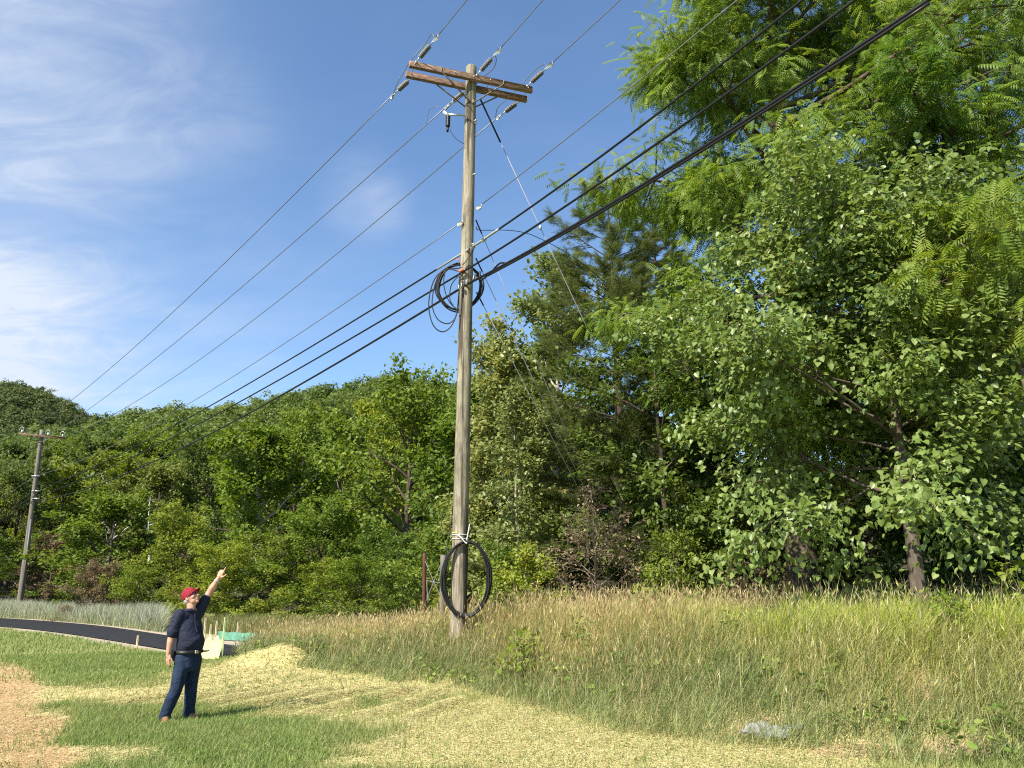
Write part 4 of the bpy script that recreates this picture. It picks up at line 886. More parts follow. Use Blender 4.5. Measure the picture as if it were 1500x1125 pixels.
tag(mb.build('fence_wire', M['guy'], None), 'crossed wires strung between the rusty post and the grey post', 'fence wire')

def silt_fence():
    # straw-covered net with stakes beside the road
    p0, p1 = on_z(296, 962), on_z(327, 965); n = 40; V = []; rng = np.random.default_rng(5)
    pts = [p0 + (p1 - p0) * k / (n - 1) for k in range(n)]
    netm = M['net_straw'] = simple_mat('straw_covered_net', (0.36, 0.40, 0.15), (0.66, 0.62, 0.30), 14, 0.9, 0, .1, .6, .02)
    o = empty('silt_fence', p0, 'straw-covered pale netting hung on stakes right of the man, by the road', 'silt fence', 'green silt fence netting')
    mb = MB(); m = 7; G = np.zeros((2, n, m, 3))
    for i, p in enumerate(pts):
        q = i / (n - 1) * 3; h = 0.45 + 0.13 * math.cos(q * math.pi) ** 4 + 0.02 * math.sin(i * 0.9)
        for j in range(m):
            t = j / (m - 1); b = 0.10 * math.sin(t * 2.6) * (1 - 0.3 * math.sin(i * .3)) + 0.006 * rng.normal()
            for s in (0, 1): G[s, i, j] = p + np.array((0, -b + s * 0.03 - 0.35 * (1 - t) ** 2, h * t - 0.02)) - p0
    for s in (0, 1):
        i = np.arange(n - 1)[:, None] * m; j = np.arange(m - 1)[None, :]; F = np.stack([i + j, i + m + j, i + m + j + 1, i + j + 1], -1).reshape(-1, 4); mb.add(G[s].reshape(-1, 3), F if s == 0 else F[:, ::-1])
    mb.build('netting', netm, o, True)
    for px, pt, pb, mt in ((299.5, 908, 962, 'stake'), (308, 917, 955, 'stake'), (316.5, 912, 955, 'stake'), (328, 907, 966, 'net')):
        a, t = on_z(px - 1.5, pb), None; t = at(px, pt, a[1]); mb = MB(); mb.box((a + t) / 2 - p0, (0.045, 0.035, t[2] - a[2] + .1), rot_to((1, 0, 0), norm(t - a)), .006)
        mb.build('stake', M['stake'] if mt == 'stake' else M.setdefault('lime2', simple_mat('pale_green_stake', (.38, .5, .22), (.55, .64, .32), 20)), o)
    # green fabric farther along
    g0, g1 = on_z(318, 938), on_z(396, 942.5); n = 22; o2 = empty('silt_fence', g0, 'low bright green silt fence sagging along the end of the road', 'silt fence', 'green silt fence netting')
    gm = simple_mat('green_netting', (0.05, 0.19, 0.13), (0.15, 0.33, 0.235), 11, 0.7, 0, .3, .4, .02)
    mb = MB(); G = np.zeros((2, n, 5, 3))
    for i in range(n):
        p = g0 + (g1 - g0) * i / (n - 1); h = 0.25 + 0.015 * math.sin(i * 1.1) - 0.12 * sstep((i - 16) / 5)
        for j in range(5):
            for s in (0, 1): G[s, i, j] = p - g0 + np.array((0, s * .02 + .05 * math.sin(j * .8 + i * 1.7), h * j / 4 + .03))
    for s in (0, 1):
        i = np.arange(n - 1)[:, None] * 5; j = np.arange(4)[None, :]; F = np.stack([i + j, i + 5 + j, i + 5 + j + 1, i + j + 1], -1).reshape(-1, 4); mb.add(G[s].reshape(-1, 3), F if s == 0 else F[:, ::-1])
    mb.build('netting', gm, o2, True)
    for px, pt, pb in ((347.5, 913, 938), (386.5, 925, 941)):
        a = on_z(px, pb); a = a + np.array((0, .06, 0)); t = at(px, pt, a[1]); mb = MB(); mb.box((a + t) / 2 - g0, (0.05, 0.04, t[2] - a[2] + .1), None, .006); mb.build('stake', M['stake'], o2)
silt_fence()
a = on_z(199.5, 951); t = at(202.5, 933, a[1]); mb = MB(); mb.box((a + t) / 2, (0.05, 0.035, np.linalg.norm(t - a) + .1), rot_to((1, 0, 0), norm(t - a)), .006); tag(mb.build('marker_stake', M['stake'], None), 'short pale wooden stake at the near edge of the asphalt', 'stake')

def plastic_sheet():
    rng = np.random.default_rng(3); c = on_z(1128, 1075, 0.12); n = 34; m = 16; V = []
    for i in range(n):
        for j in range(m):
            s, t = i / (n - 1), j / (m - 1); w = 0.11 * math.sin(math.pi * min(1, s * 1.15 + .03)) ** .6 + .02; x = -0.33 + 0.66 * s; y = (t - .5) * 2 * w * 1.4 - 0.12 * s
            V.append((x, y, 0.06 + 0.09 * fbm(x * 9, y * 9, 3, 3) + 0.03 * math.sin(s * 9 + t * 5)))
    V = np.array(V); V[:, 2] += np.array([gz(c + v) for v in V]); V[:, :2] += c[:2]
    i = np.arange(n - 1)[:, None] * m; j = np.arange(m - 1)[None, :]; F = np.stack([i + j, i + m + j, i + m + j + 1, i + j + 1], -1).reshape(-1, 4)
    mt, nt, out = mat_new('clear_plastic'); b = pbsdf(nt, out, (.40, .42, .44), .3, 0, .5); b.inputs['Alpha'].default_value = 0.42
    tag(add_mesh('plastic_sheet', V, F, mt, smooth=True), 'crumpled clear plastic sheet lying at the foot of the tall grass', 'plastic sheet')
plastic_sheet()

# ------------------------------------------------------------------ grasses and straw (nobody could count them)
def blades(P, Hh, Wd, lean, colr, seg=2, seed=0, tip=None, curl=0.35):
    """tapered bent blades; P (N,3) roots. Returns V, F list, colours"""
    rng = np.random.default_rng(seed); N = len(P); a = rng.uniform(0, 6.283, N); d = np.stack([np.cos(a), np.sin(a), 0 * a], 1)
    ln = norm(d + np.asarray(lean)) if np.ndim(lean) == 1 else norm(d + lean)
    side = np.stack([-np.sin(a + rng.normal(0, .6, N)), np.cos(a), 0 * a], 1); side = norm(side)
    bend = np.abs(rng.normal(curl, curl * 0.5, N)); tlt = rng.normal(0, 0.24, (N, 3)) * np.array((1, 1, 0)); rows = []
    for k in range(seg + 1):
        t = k / seg; c = P + np.array((0, 0, 1)) * (Hh * (t - 0.25 * bend * t * t))[:, None] + ln * (Hh * bend * t ** 1.8)[:, None] + tlt * (Hh * t)[:, None]
        if k == seg: rows.append(c[:, None, :])
        else:
            w = (Wd * (1 - 0.6 * t ** 1.5) * 0.5)[:, None]; rows.append(np.stack([c - side * w, c + side * w], 1))
    V = np.concatenate(rows, 1); nv = V.shape[1]; base = (np.arange(N) * nv)[:, None]
    Q = [base + np.array((2 * k, 2 * k + 1, 2 * k + 3, 2 * k + 2))[None, :] for k in range(seg - 1)]
    T = base + np.array((2 * seg - 2, 2 * seg - 1, 2 * seg))[None, :]
    C = np.repeat(colr[:, None, :], nv, 1)
    if tip is not None: C[:, -1, :] = tip; C[:, -3:-1, :] = 0.5 * (C[:, -3:-1, :] + tip[:, None, :])
    return V.reshape(-1, 3), Q + [T], C.reshape(-1, 3)
def rand_in(rng, n, x0, x1, y0, y1): return rng.uniform(x0, x1, n), rng.uniform(y0, y1, n)
def mixcol(rng, n, cols, w=None):
    cols = np.array(cols); k = rng.choice(len(cols), n, p=w); j = rng.choice(len(cols), n, p=w); t = rng.uniform(0, 1, (n, 1)); return (cols[k] * (1 - t) + cols[j] * t) * rng.uniform(0.8, 1.2, (n, 1))
def in_view(x, y, z=0.5, margin=220):
    d = y * CP + (z - CAM_Z) * SP; px = 750 + F_PX * x / np.maximum(d, .1); return (d > 1) & (px > -margin) & (px < 1500 + margin)
def grasses():
    rng = np.random.default_rng(12)
    # ---- lawn
    parts = []
    for (n, r0, r1, w0, h0) in ((360000, 6.8, 14.5, 0.008, 0.085), (190000, 14.5, 24, 0.012, 0.10), (90000, 24, 48, 0.022, 0.12)):
        r = np.sqrt(rng.uniform(r0 ** 2, r1 ** 2, n)); az = rng.uniform(R(-40), R(36), n); x, y = r * np.sin(az), r * np.cos(az)
        s, u = su(x, y); st = straw_mask(x, y); di = dirt_mask(x, y); re = red_mask(x, y)
        dens = np.clip(1.05 - 0.92 * st - 0.93 * di - 0.8 * re, 0.02, 1) * (u < 0.6)
        rd = road_dist(x, y, 0); dens = dens * np.where(x < on_z(350, 960)[0], rd < -0.35 - 0.7 * fbm(x * .8, y * .8, 8), u < 0.6)
        k = (rng.random(n) < dens) & in_view(x, y); x, y = x[k], y[k]; st = st[k]; n2 = len(x)
        big = fbm(x * 0.6, y * 0.6, 51)[:, None]
        c = mixcol(rng, n2, [(0.17, 0.25, 0.05), (0.22, 0.31, 0.07), (0.30, 0.36, 0.11), (0.38, 0.39, 0.17), (0.15, 0.23, 0.075)], (.27, .3, .23, .12, .08))
        yel = (np.clip(st * 1.2 + (big[:, 0] - 0.5) * 2.0, 0, 1) * rng.uniform(0, 1, n2))[:, None]; c = c * (1 - yel * .8) + np.array((0.44, 0.41, 0.17)) * yel * .8
        h = h0 * rng.uniform(0.5, 1.4, n2) * (0.65 + 0.7 * big[:, 0])
        parts.append(blades(np.stack([x, y, terrain(x, y)], 1), h, w0 * rng.uniform(.7, 1.3, n2), (0.15, 0.1, 0), c, 2, int(r0), curl=0.5))
    def join(parts, name, mat, label, cat):
        V = []; F3 = []; F4 = []; C = []; o = 0
        for v, f, c in parts:
            V.append(v); C.append(c); 
            for q in f: (F3 if q.shape[1] == 3 else F4).append(q + o)
            o += len(v)
        Fl = [np.concatenate(F3)] + ([np.concatenate(F4)] if F4 else [])
        return tag(add_mesh(name, np.concatenate(V), Fl, mat, col=np.concatenate(C)), label, cat, kind='stuff')
    join(parts, 'lawn_grass', M['blade'], 'short green lawn sprouting through the straw', 'grass')
    # ---- straw
    parts = []
    for (n, r0, r1, w, l0) in ((430000, 6.8, 14.5, 0.0052, 0.06), (220000, 14.5, 26, 0.008, 0.085)):
        r = np.sqrt(rng.uniform(r0 ** 2, r1 ** 2, n)); az = rng.uniform(R(-40), R(36), n); x, y = r * np.sin(az), r * np.cos(az); s, u = su(x, y)
        st = straw_mask(x, y); di = dirt_mask(x, y); re = red_mask(x, y)
        rd = road_dist(x, y, 0); k = (rng.random(n) < np.maximum(np.maximum(st, 0.16), np.maximum(0.6 * di, .5 * re))) & (u < 0.5) & in_view(x, y) & ((rd < -0.6) | (x > on_z(350, 960)[0]))
        x, y, di = x[k], y[k], di[k]; n2 = len(x); z = terrain(x, y) + rng.uniform(0.0, 0.022, n2)
        a = rng.uniform(0, 6.283, n2) ; e = rng.normal(0, 0.12, n2); d = np.stack([np.cos(a) * np.cos(e), np.sin(a) * np.cos(e), np.sin(e)], 1); L = l0 * rng.uniform(.4, 1.3, n2)
        sd = np.stack([-np.sin(a), np.cos(a), rng.normal(0, .2, n2)], 1) * (w * 0.5)
        P = np.stack([x, y, z + 0.01], 1); A = P - d * L[:, None] / 2; B = P + d * L[:, None] / 2
        V = np.stack([A - sd, B - sd, B + sd, A + sd], 1).reshape(-1, 3); F = np.arange(n2 * 4).reshape(-1, 4)
        c = mixcol(rng, n2, [(0.60, 0.52, 0.24), (0.63, 0.565, 0.30), (0.52, 0.45, 0.195), (0.57, 0.515, 0.235)]); dk = (np.clip(di * 1.1, 0, 1) * rng.uniform(.4, 1, n2))[:, None]; c = c * (1 - dk) + np.array((0.56, 0.38, 0.19)) * dk
        parts.append((V, [F], np.repeat(c, 4, 0)))
    V = np.concatenate([p[0] for p in parts]); F = np.concatenate([parts[0][1][0], parts[1][1][0] + len(parts[0][0])]); C = np.concatenate([p[2] for p in parts])
    tag(add_mesh('straw_mulch', V, F, M['straw'], col=C), 'pale yellow straw spread over the seeded ground', 'straw', kind='stuff')
    # ---- tall grass of the bank
    parts = []
    n = 560000; s = rng.uniform(-9, 25, n); u = rng.uniform(-3.2, 8.5, n) 
    x = EDGE_A[0] + s * E_S[0] + u * E_N[0]; y = EDGE_A[1] + s * E_S[1] + u * E_N[1]; s, u = su(x, y); lim = (x > on_z(398, 945)[0]) | (y > 27); s, u, x, y = s[lim], u[lim], x[lim], y[lim]; n = len(x)
    ef = 0.35 * (fbm(x * 1.3, y * 1.3, 61) - 0.5) * 3
    r = np.hypot(x, y); dens = np.clip((14.0 / r) ** 1.0, .35, 1.0) * sstep((u - ef + 0.15) / 0.7) * np.clip(1.15 - 0.5 * sstep((u - 6) / 2.5), 0, 1) * np.clip(1.2 - red_mask(x, y), 0.4, 1)
    k = (rng.random(n) < dens) & in_view(x, y, 1.0); x, y, s, u = x[k], y[k], s[k], u[k]; n = len(x); r = np.hypot(x, y)
    zone = fbm(x * 0.45, y * 0.45, 71); fine = fbm(x * 2.2, y * 2.2, 72)
    up = sstep((u - 0.65 + (zone - .5) * 2.2) / 2.0)                # 0 at the green foot, 1 on the dry slope
    right = sstep((s - 8.5 + (zone - .5) * 3) / 3.0); crest = sstep((u - 2.0 + (fine - .5) * 1.8) / 1.3)
    gfoot = mixcol(rng, n, [(0.20, 0.27, 0.085), (0.27, 0.33, 0.13), (0.16, 0.22, 0.055), (0.38, 0.39, 0.19), (0.46, 0.42, 0.2)])
    tan = mixcol(rng, n, [(0.47, 0.38, 0.13), (0.55, 0.44, 0.17), (0.39, 0.36, 0.10), (0.31, 0.33, 0.07), (0.60, 0.50, 0.23)])
    lime = mixcol(rng, n, [(0.38, 0.46, 0.05), (0.49, 0.54, 0.07), (0.30, 0.40, 0.045), (0.50, 0.50, 0.12)])
    olive = mixcol(rng, n, [(0.36, 0.37, 0.09), (0.45, 0.42, 0.13), (0.26, 0.31, 0.055), (0.52, 0.46, 0.20)])
    pick = rng.random(n)[:, None]
    slope = np.where(pick < right[:, None], olive, tan); slope = np.where(rng.random(n)[:, None] < (crest * right)[:, None], lime, slope)
    c = np.where(rng.random(n)[:, None] < up[:, None] * 0.86, slope, gfoot)
    g = 0.32 + 0.7 * fine + 0.55 * fbm(x * 0.9, y * 0.9, 77); h = (0.29 + 0.38 * rng.random(n) ** 1.6) * g * (0.55 + 0.45 * sstep(u / 1.2)) * np.where(right > .5, 1.12, 0.95)
    wdt = 0.0085 * np.clip(r / 11, .9, 2.0) * rng.uniform(.6, 1.4, n)
    z = terrain(x, y); root = np.stack([x, y, z - 0.01], 1)
    parts.append(blades(root, h, wdt, np.stack([0.5 + 0 * x, -0.25 + 0 * x, 0 * x], 1), c, 3, 4, curl=0.62))
    # broad-leaved weeds mixed through the grass
    n5 = 900; s5 = rng.uniform(-3, 18, n5); u5 = rng.uniform(-1.2, 5.5, n5); x5 = EDGE_A[0] + s5 * E_S[0] + u5 * E_N[0]; y5 = EDGE_A[1] + s5 * E_S[1] + u5 * E_N[1]; s6, u6 = su(x5, y5)
    k5 = (u6 > 0.1) & (fbm(x5 * .7, y5 * .7, 88) > .47); x5, y5 = x5[k5], y5[k5]; n5 = len(x5); m5 = 14
    base = np.repeat(np.stack([x5, y5, terrain(x5, y5)], 1), m5, 0); hh = np.repeat(rng.uniform(.15, .42, n5), m5); base = base + rng.normal(0, .07, base.shape) * np.array((1, 1, 0)) + np.array((0, 0, 1)) * (hh * rng.uniform(.4, 1.1, n5 * m5))[:, None]
    Vw, Fw = scatter(LEAF_OVAL[0], LEAF_OVAL[1], base, rng.normal(0, 1, base.shape) * np.array((1, 1, .35)), rng.normal(0, .5, base.shape) + np.array((0, 0, 1.0)), rng.uniform(.05, .11, n5 * m5))
    parts.append((Vw, [Fw], np.repeat(mixcol(rng, n5 * m5, [(.16, .25, .04), (.24, .33, .06), (.3, .34, .09), (.12, .2, .04)]), 6, 0)))
    # a few tall seeding stems along the crest
    n4 = 420; s4 = rng.uniform(2, 18, n4); u4 = rng.uniform(1.0, 6.0, n4); x4 = EDGE_A[0] + s4 * E_S[0] + u4 * E_N[0]; y4 = EDGE_A[1] + s4 * E_S[1] + u4 * E_N[1]
    v, f, cc = blades(np.stack([x4, y4, terrain(x4, y4)], 1), rng.uniform(.7, 1.15, n4), 0.010 + 0 * x4, (0.3, 0, 0), mixcol(rng, n4, [(.5, .43, .22), (.36, .37, .14)]), 4, 19, tip=np.tile(np.array((.55, .45, .25)), (n4, 1)), curl=0.2); parts.append((v, f, cc))
    # seed stems
    k = rng.random(n) < 0.08 * np.clip(u, 0.2, 1) * np.where(right > .5, .6, 1); xr, yr = x[k], y[k]; n3 = len(xr); Hs = (0.42 + 0.36 * rng.random(n3) ** 1.5) * (0.65 + .7 * fine[k]); rr = r[k]
    cs = mixcol(rng, n3, [(0.46, 0.37, 0.17), (0.55, 0.46, 0.24), (0.36, 0.32, 0.13), (0.42, 0.27, 0.14)])
    cs = np.where((right[k] > .6)[:, None] & (rng.random(n3) < .6)[:, None], mixcol(rng, n3, [(.38, .38, .16), (.5, .47, .25)]), cs)
    v, f, cc = blades(np.stack([xr, yr, z[k]], 1), Hs, 0.006 * np.clip(rr / 11, 1, 2), (0.35, -.2, 0), cs, 3, 9, curl=0.22); parts.append((v, f, cc))
    tipP = v.reshape(n3, -1, 3)[:, -1]; pre = v.reshape(n3, -1, 3)[:, -2]; d = norm(tipP - pre); L = rng.uniform(.06, .15, n3)[:, None]; sd = norm(np.cross(d, rng.normal(size=(n3, 3)))) * (0.006 * np.clip(rr / 11, 1, 1.8))[:, None]
    Vh = np.stack([tipP - d * L * .3, tipP + d * L * .2 + sd, tipP + d * L * .75, tipP + d * L * .2 - sd], 1).reshape(-1, 3); parts.append((Vh, [np.arange(n3 * 4).reshape(-1, 4)], np.repeat(cs * 1.1, 4, 0)))
    join(parts, 'tall_grass', M['blade'], 'tall dry and green grass covering the bank', 'grass')
    # ---- pale silvery grass beyond the road, and rank grass along the wood edge
    parts = []
    n = 80000; px = rng.uniform(-330, 262, n); Y = rng.uniform(0, 1, n)
    xs = (px - 750) / F_PX; far = np.array(ROAD_FAR); yy = np.interp(xs, far[:, 0] / (far[:, 1] * CP), far[:, 1]); y = yy + 2.2 + Y ** 0.8 * np.where(px > 255, 6, 9.0) + 1.5 * (fbm(px / 40, px * 0, 5) - .3); x = xs * y * 1.0
    zt = terrain(x, y); h = rng.uniform(.3, 1.05, n) * (0.45 + 0.95 * fbm(x * .8, y * .8, 81)); c = mixcol(rng, n, [(0.34, 0.37, 0.22), (0.43, 0.44, 0.31), (0.25, 0.31, 0.13), (0.47, 0.44, 0.28), (0.2, 0.27, 0.09)])
    tipc = c * 0.5 + np.array((.58, .57, .5)) * 0.5
    parts.append(blades(np.stack([x, y, zt], 1), h, 0.026 * rng.uniform(.5, 1.3, n), (.3, 0, 0), c, 3, 22, tip=tipc, curl=0.2))
    n = 70000; px = rng.uniform(200, 760, n); y = rng.uniform(19.5, 34, n); x = (px - 750) / F_PX * y; s_, u_ = su(x, y); k = (u_ > -1.2 - (x + 8) * .0) & (road_dist(x, y, 1) > 2.5); k &= ~((x < on_z(400, 945)[0]) & (y < 27)); x, y = x[k], y[k]; n = len(x)
    c = mixcol(rng, n, [(0.20, 0.22, 0.06), (0.33, 0.29, 0.12), (0.12, 0.16, 0.035), (0.40, 0.34, 0.17), (0.16, 0.2, 0.05)])
    parts.append(blades(np.stack([x, y, terrain(x, y)], 1), rng.uniform(.25, .8, n), 0.02 * rng.uniform(.6, 1.3, n), (.3, 0, 0), c, 3, 23, curl=0.3))
    join(parts, 'roadside_grass', M['blade'], 'silvery seeding grass beyond the road and along the wood edge', 'grass')
grasses()

# ------------------------------------------------------------------ bushes, weeds and debris on the bank
def ground_plants():
    GB = 'bushes along the foot of the wood'
    def bush(name, label, px, Y, H, Rc, n, size, mat, seed, kind=LEAF_OVAL, bark='bark_grey', grp=GB, cat='shrub', **kw):
        k = dict(clear=0.03, nl=14, rise=(10, 70), nsub=5, ntw=4, profile=lambda t: 1 - 0.35 * t ** 2, limb_r=0.5); k.update(kw)
        return tree(name, label, xy(px, Y), seed, H, Rc, 0.025 if H > 1 else 0.012, mat, M[bark], n, size, size * 1.1, kind, grp, cat, sink=0.04, **k)
    bush('shrub', 'brown half-dead bush with bare branches in front of the pine', 872, 21.0, 2.4, 1.75, 1900, 0.085, M['leaf_tan'], 201, bark='twig', nl=26, nsub=8, ntw=6)
    bush('shrub', 'fresh green bush left of the brown half-dead bush', 770, 20.8, 1.35, 1.2, 2600, 0.10, M['leaf_bright'], 202)
    bush('shrub', 'leafy bush at the foot of the pole, right of the black ring', 735, 22.5, 1.9, 1.2, 3200, 0.10, M['leaf_mid'], 203)
    bush('shrub', 'pale grey-green bush right of the brown half-dead bush', 985, 18.6, 1.4, 1.2, 3000, 0.08, M['leaf_mid'], 204)
    bush('shrub', 'low bush with orange-tinged leaves left of the thick trunk', 1110, 17.8, 1.1, 0.9, 1500, 0.08, M['leaf_brown'], 205)
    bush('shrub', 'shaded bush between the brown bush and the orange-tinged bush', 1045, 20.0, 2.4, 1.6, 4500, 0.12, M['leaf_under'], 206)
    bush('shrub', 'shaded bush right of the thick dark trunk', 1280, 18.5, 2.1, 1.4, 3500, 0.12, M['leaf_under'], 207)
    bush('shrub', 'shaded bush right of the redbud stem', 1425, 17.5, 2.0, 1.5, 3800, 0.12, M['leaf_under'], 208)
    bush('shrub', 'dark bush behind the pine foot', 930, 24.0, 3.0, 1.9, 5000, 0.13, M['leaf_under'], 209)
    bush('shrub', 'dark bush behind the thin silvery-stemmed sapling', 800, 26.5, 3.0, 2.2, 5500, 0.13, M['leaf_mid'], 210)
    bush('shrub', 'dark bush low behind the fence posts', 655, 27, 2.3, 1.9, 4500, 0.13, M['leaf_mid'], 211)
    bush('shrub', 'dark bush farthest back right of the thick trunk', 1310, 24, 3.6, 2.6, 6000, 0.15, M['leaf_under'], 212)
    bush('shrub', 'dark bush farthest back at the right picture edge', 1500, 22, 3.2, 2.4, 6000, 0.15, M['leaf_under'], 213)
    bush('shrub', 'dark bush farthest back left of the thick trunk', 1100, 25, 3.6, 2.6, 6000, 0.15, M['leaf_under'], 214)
    GW = 'leafy weeds in the tall grass'
    def weed(lab, px, Y, H, Rc, n, size, mat, seed, kind=LEAF_OVAL): bush('weed', lab, px, Y, H, Rc, n, size, mat, seed, kind, grp=GW, cat='weed', nl=9, nsub=3, ntw=2)
    weed('leafy green weed at the green foot of the tall grass, below the brown bush', 768, 13.4, 0.62, 0.42, 170, 0.11, M['leaf_bright'], 221)
    weed('bright broad-leaved weed beside the little heap of stones', 962, 15.4, 0.62, 0.5, 200, 0.11, M['leaf_bright'], 222)
    weed('broad-leaved weed low in the grass at the right side', 1385, 10.4, 0.5, 0.35, 170, 0.085, M['leaf_bright'], 223)
    weed('heart-leaved sprout in front of the shaded wood near the redbud stem', 1272, 14.2, 0.85, 0.5, 150, 0.13, M['leaf_heart'], 224, LEAF_HEART)
    weed('tall leafy weed at the right edge of the crest', 1490, 12.4, 0.95, 0.45, 200, 0.12, M['leaf_bright'], 225)
    # tall single stems along the crest
    rng = np.random.default_rng(31); mb = MB()
    c0 = xy(945, 16.2); o = empty('rubble_heap', (c0[0], c0[1], gz(c0)), 'small heap of grey stones half buried in the dry grass', 'rubble')
    for i in range(9):
        mb = MB(); r = rng.uniform(.07, .15); q = rng.normal(0, 1, 2) * (.32, .14)
        mb.ball((q[0], q[1], 0.10 + r * .4), (r * 1.3, r, r * .7), 9, 6); s = mb.V[0]; s *= 1 + 0.12 * rng.normal(size=(len(s), 1)); mb.build('stone', M.setdefault('stone', simple_mat('grey_stone', (.2, .17, .14), (.42, .37, .32), 14, .9)), o)
ground_plants()

# ------------------------------------------------------------------ the man
def fuse(mb, name, mat, parent, voxel, smooth=4, origin=(0, 0, 0), fold=None, col=None):
    """joins overlapping shapes into one continuous skin"""
    V = np.concatenate(mb.V) - np.asarray(origin); tmp = add_mesh('tmp', V, [np.concatenate(f) for f in mb.F.values()])
    r = tmp.modifiers.new('r', 'REMESH'); r.mode = 'VOXEL'; r.voxel_size = voxel
    sm = tmp.modifiers.new('s', 'SMOOTH'); sm.factor = 0.5; sm.iterations = smooth
    dg = bpy.context.evaluated_depsgraph_get(); dg.update(); me = bpy.data.meshes.new_from_object(tmp.evaluated_get(dg)); me.name = name
    bpy.data.objects.remove(tmp)
    n = len(me.vertices); co = np.zeros(n * 3, np.float32); me.vertices.foreach_get('co', co); co = co.reshape(-1, 3)
    if fold is not None:
        no = np.zeros(n * 3, np.float32); me.vertices.foreach_get('normal', no); co = co + no.reshape(-1, 3) * fold(co)[:, None]; me.vertices.foreach_set('co', co.astype(np.float32).ravel())
    me.polygons.foreach_set('use_smooth', np.ones(len(me.polygons), bool)); me.materials.clear(); me.materials.append(mat); me.update()
    o = bpy.data.objects.new(name, me); COL.objects.link(o); o.parent = parent; return o

def loft(mb, rings, n=24):
    """rings: centre, axis a, axis b, ra, rb -> closed tube with elliptical sections"""
    th = np.arange(n) * 2 * math.pi / n; V = []
    for c, a, b, ra, rb in rings: V.append(np.asarray(c) + np.cos(th)[:, None] * np.asarray(a) * ra + np.sin(th)[:, None] * np.asarray(b) * rb)
    m = len(rings); V = np.concatenate(V); i = np.arange(m - 1)[:, None] * n; j = np.arange(n)[None, :]; jn = (j + 1) % n
    F = np.stack([i + j, i + jn, i + n + jn, i + n + j], -1).reshape(-1, 4); base = mb.n; mb.add(V, F)
    mb.F.setdefault(n, []).append((base + np.arange(n)[::-1])[None, :]); mb.F[n].append((base + (m - 1) * n + np.arange(n))[None, :])

def limb(mb, P, r, k=6, n=14): 
    P = np.asarray(P, float); Q = smooth_path(P, k); t = np.linspace(0, 1, len(Q)); rr = np.interp(t, np.linspace(0, 1, len(r)), r)
    mb.tube(Q, rr, n); mb.ball(Q[0], rr[0], n, 8); mb.ball(Q[-1], rr[-1], n, 8)

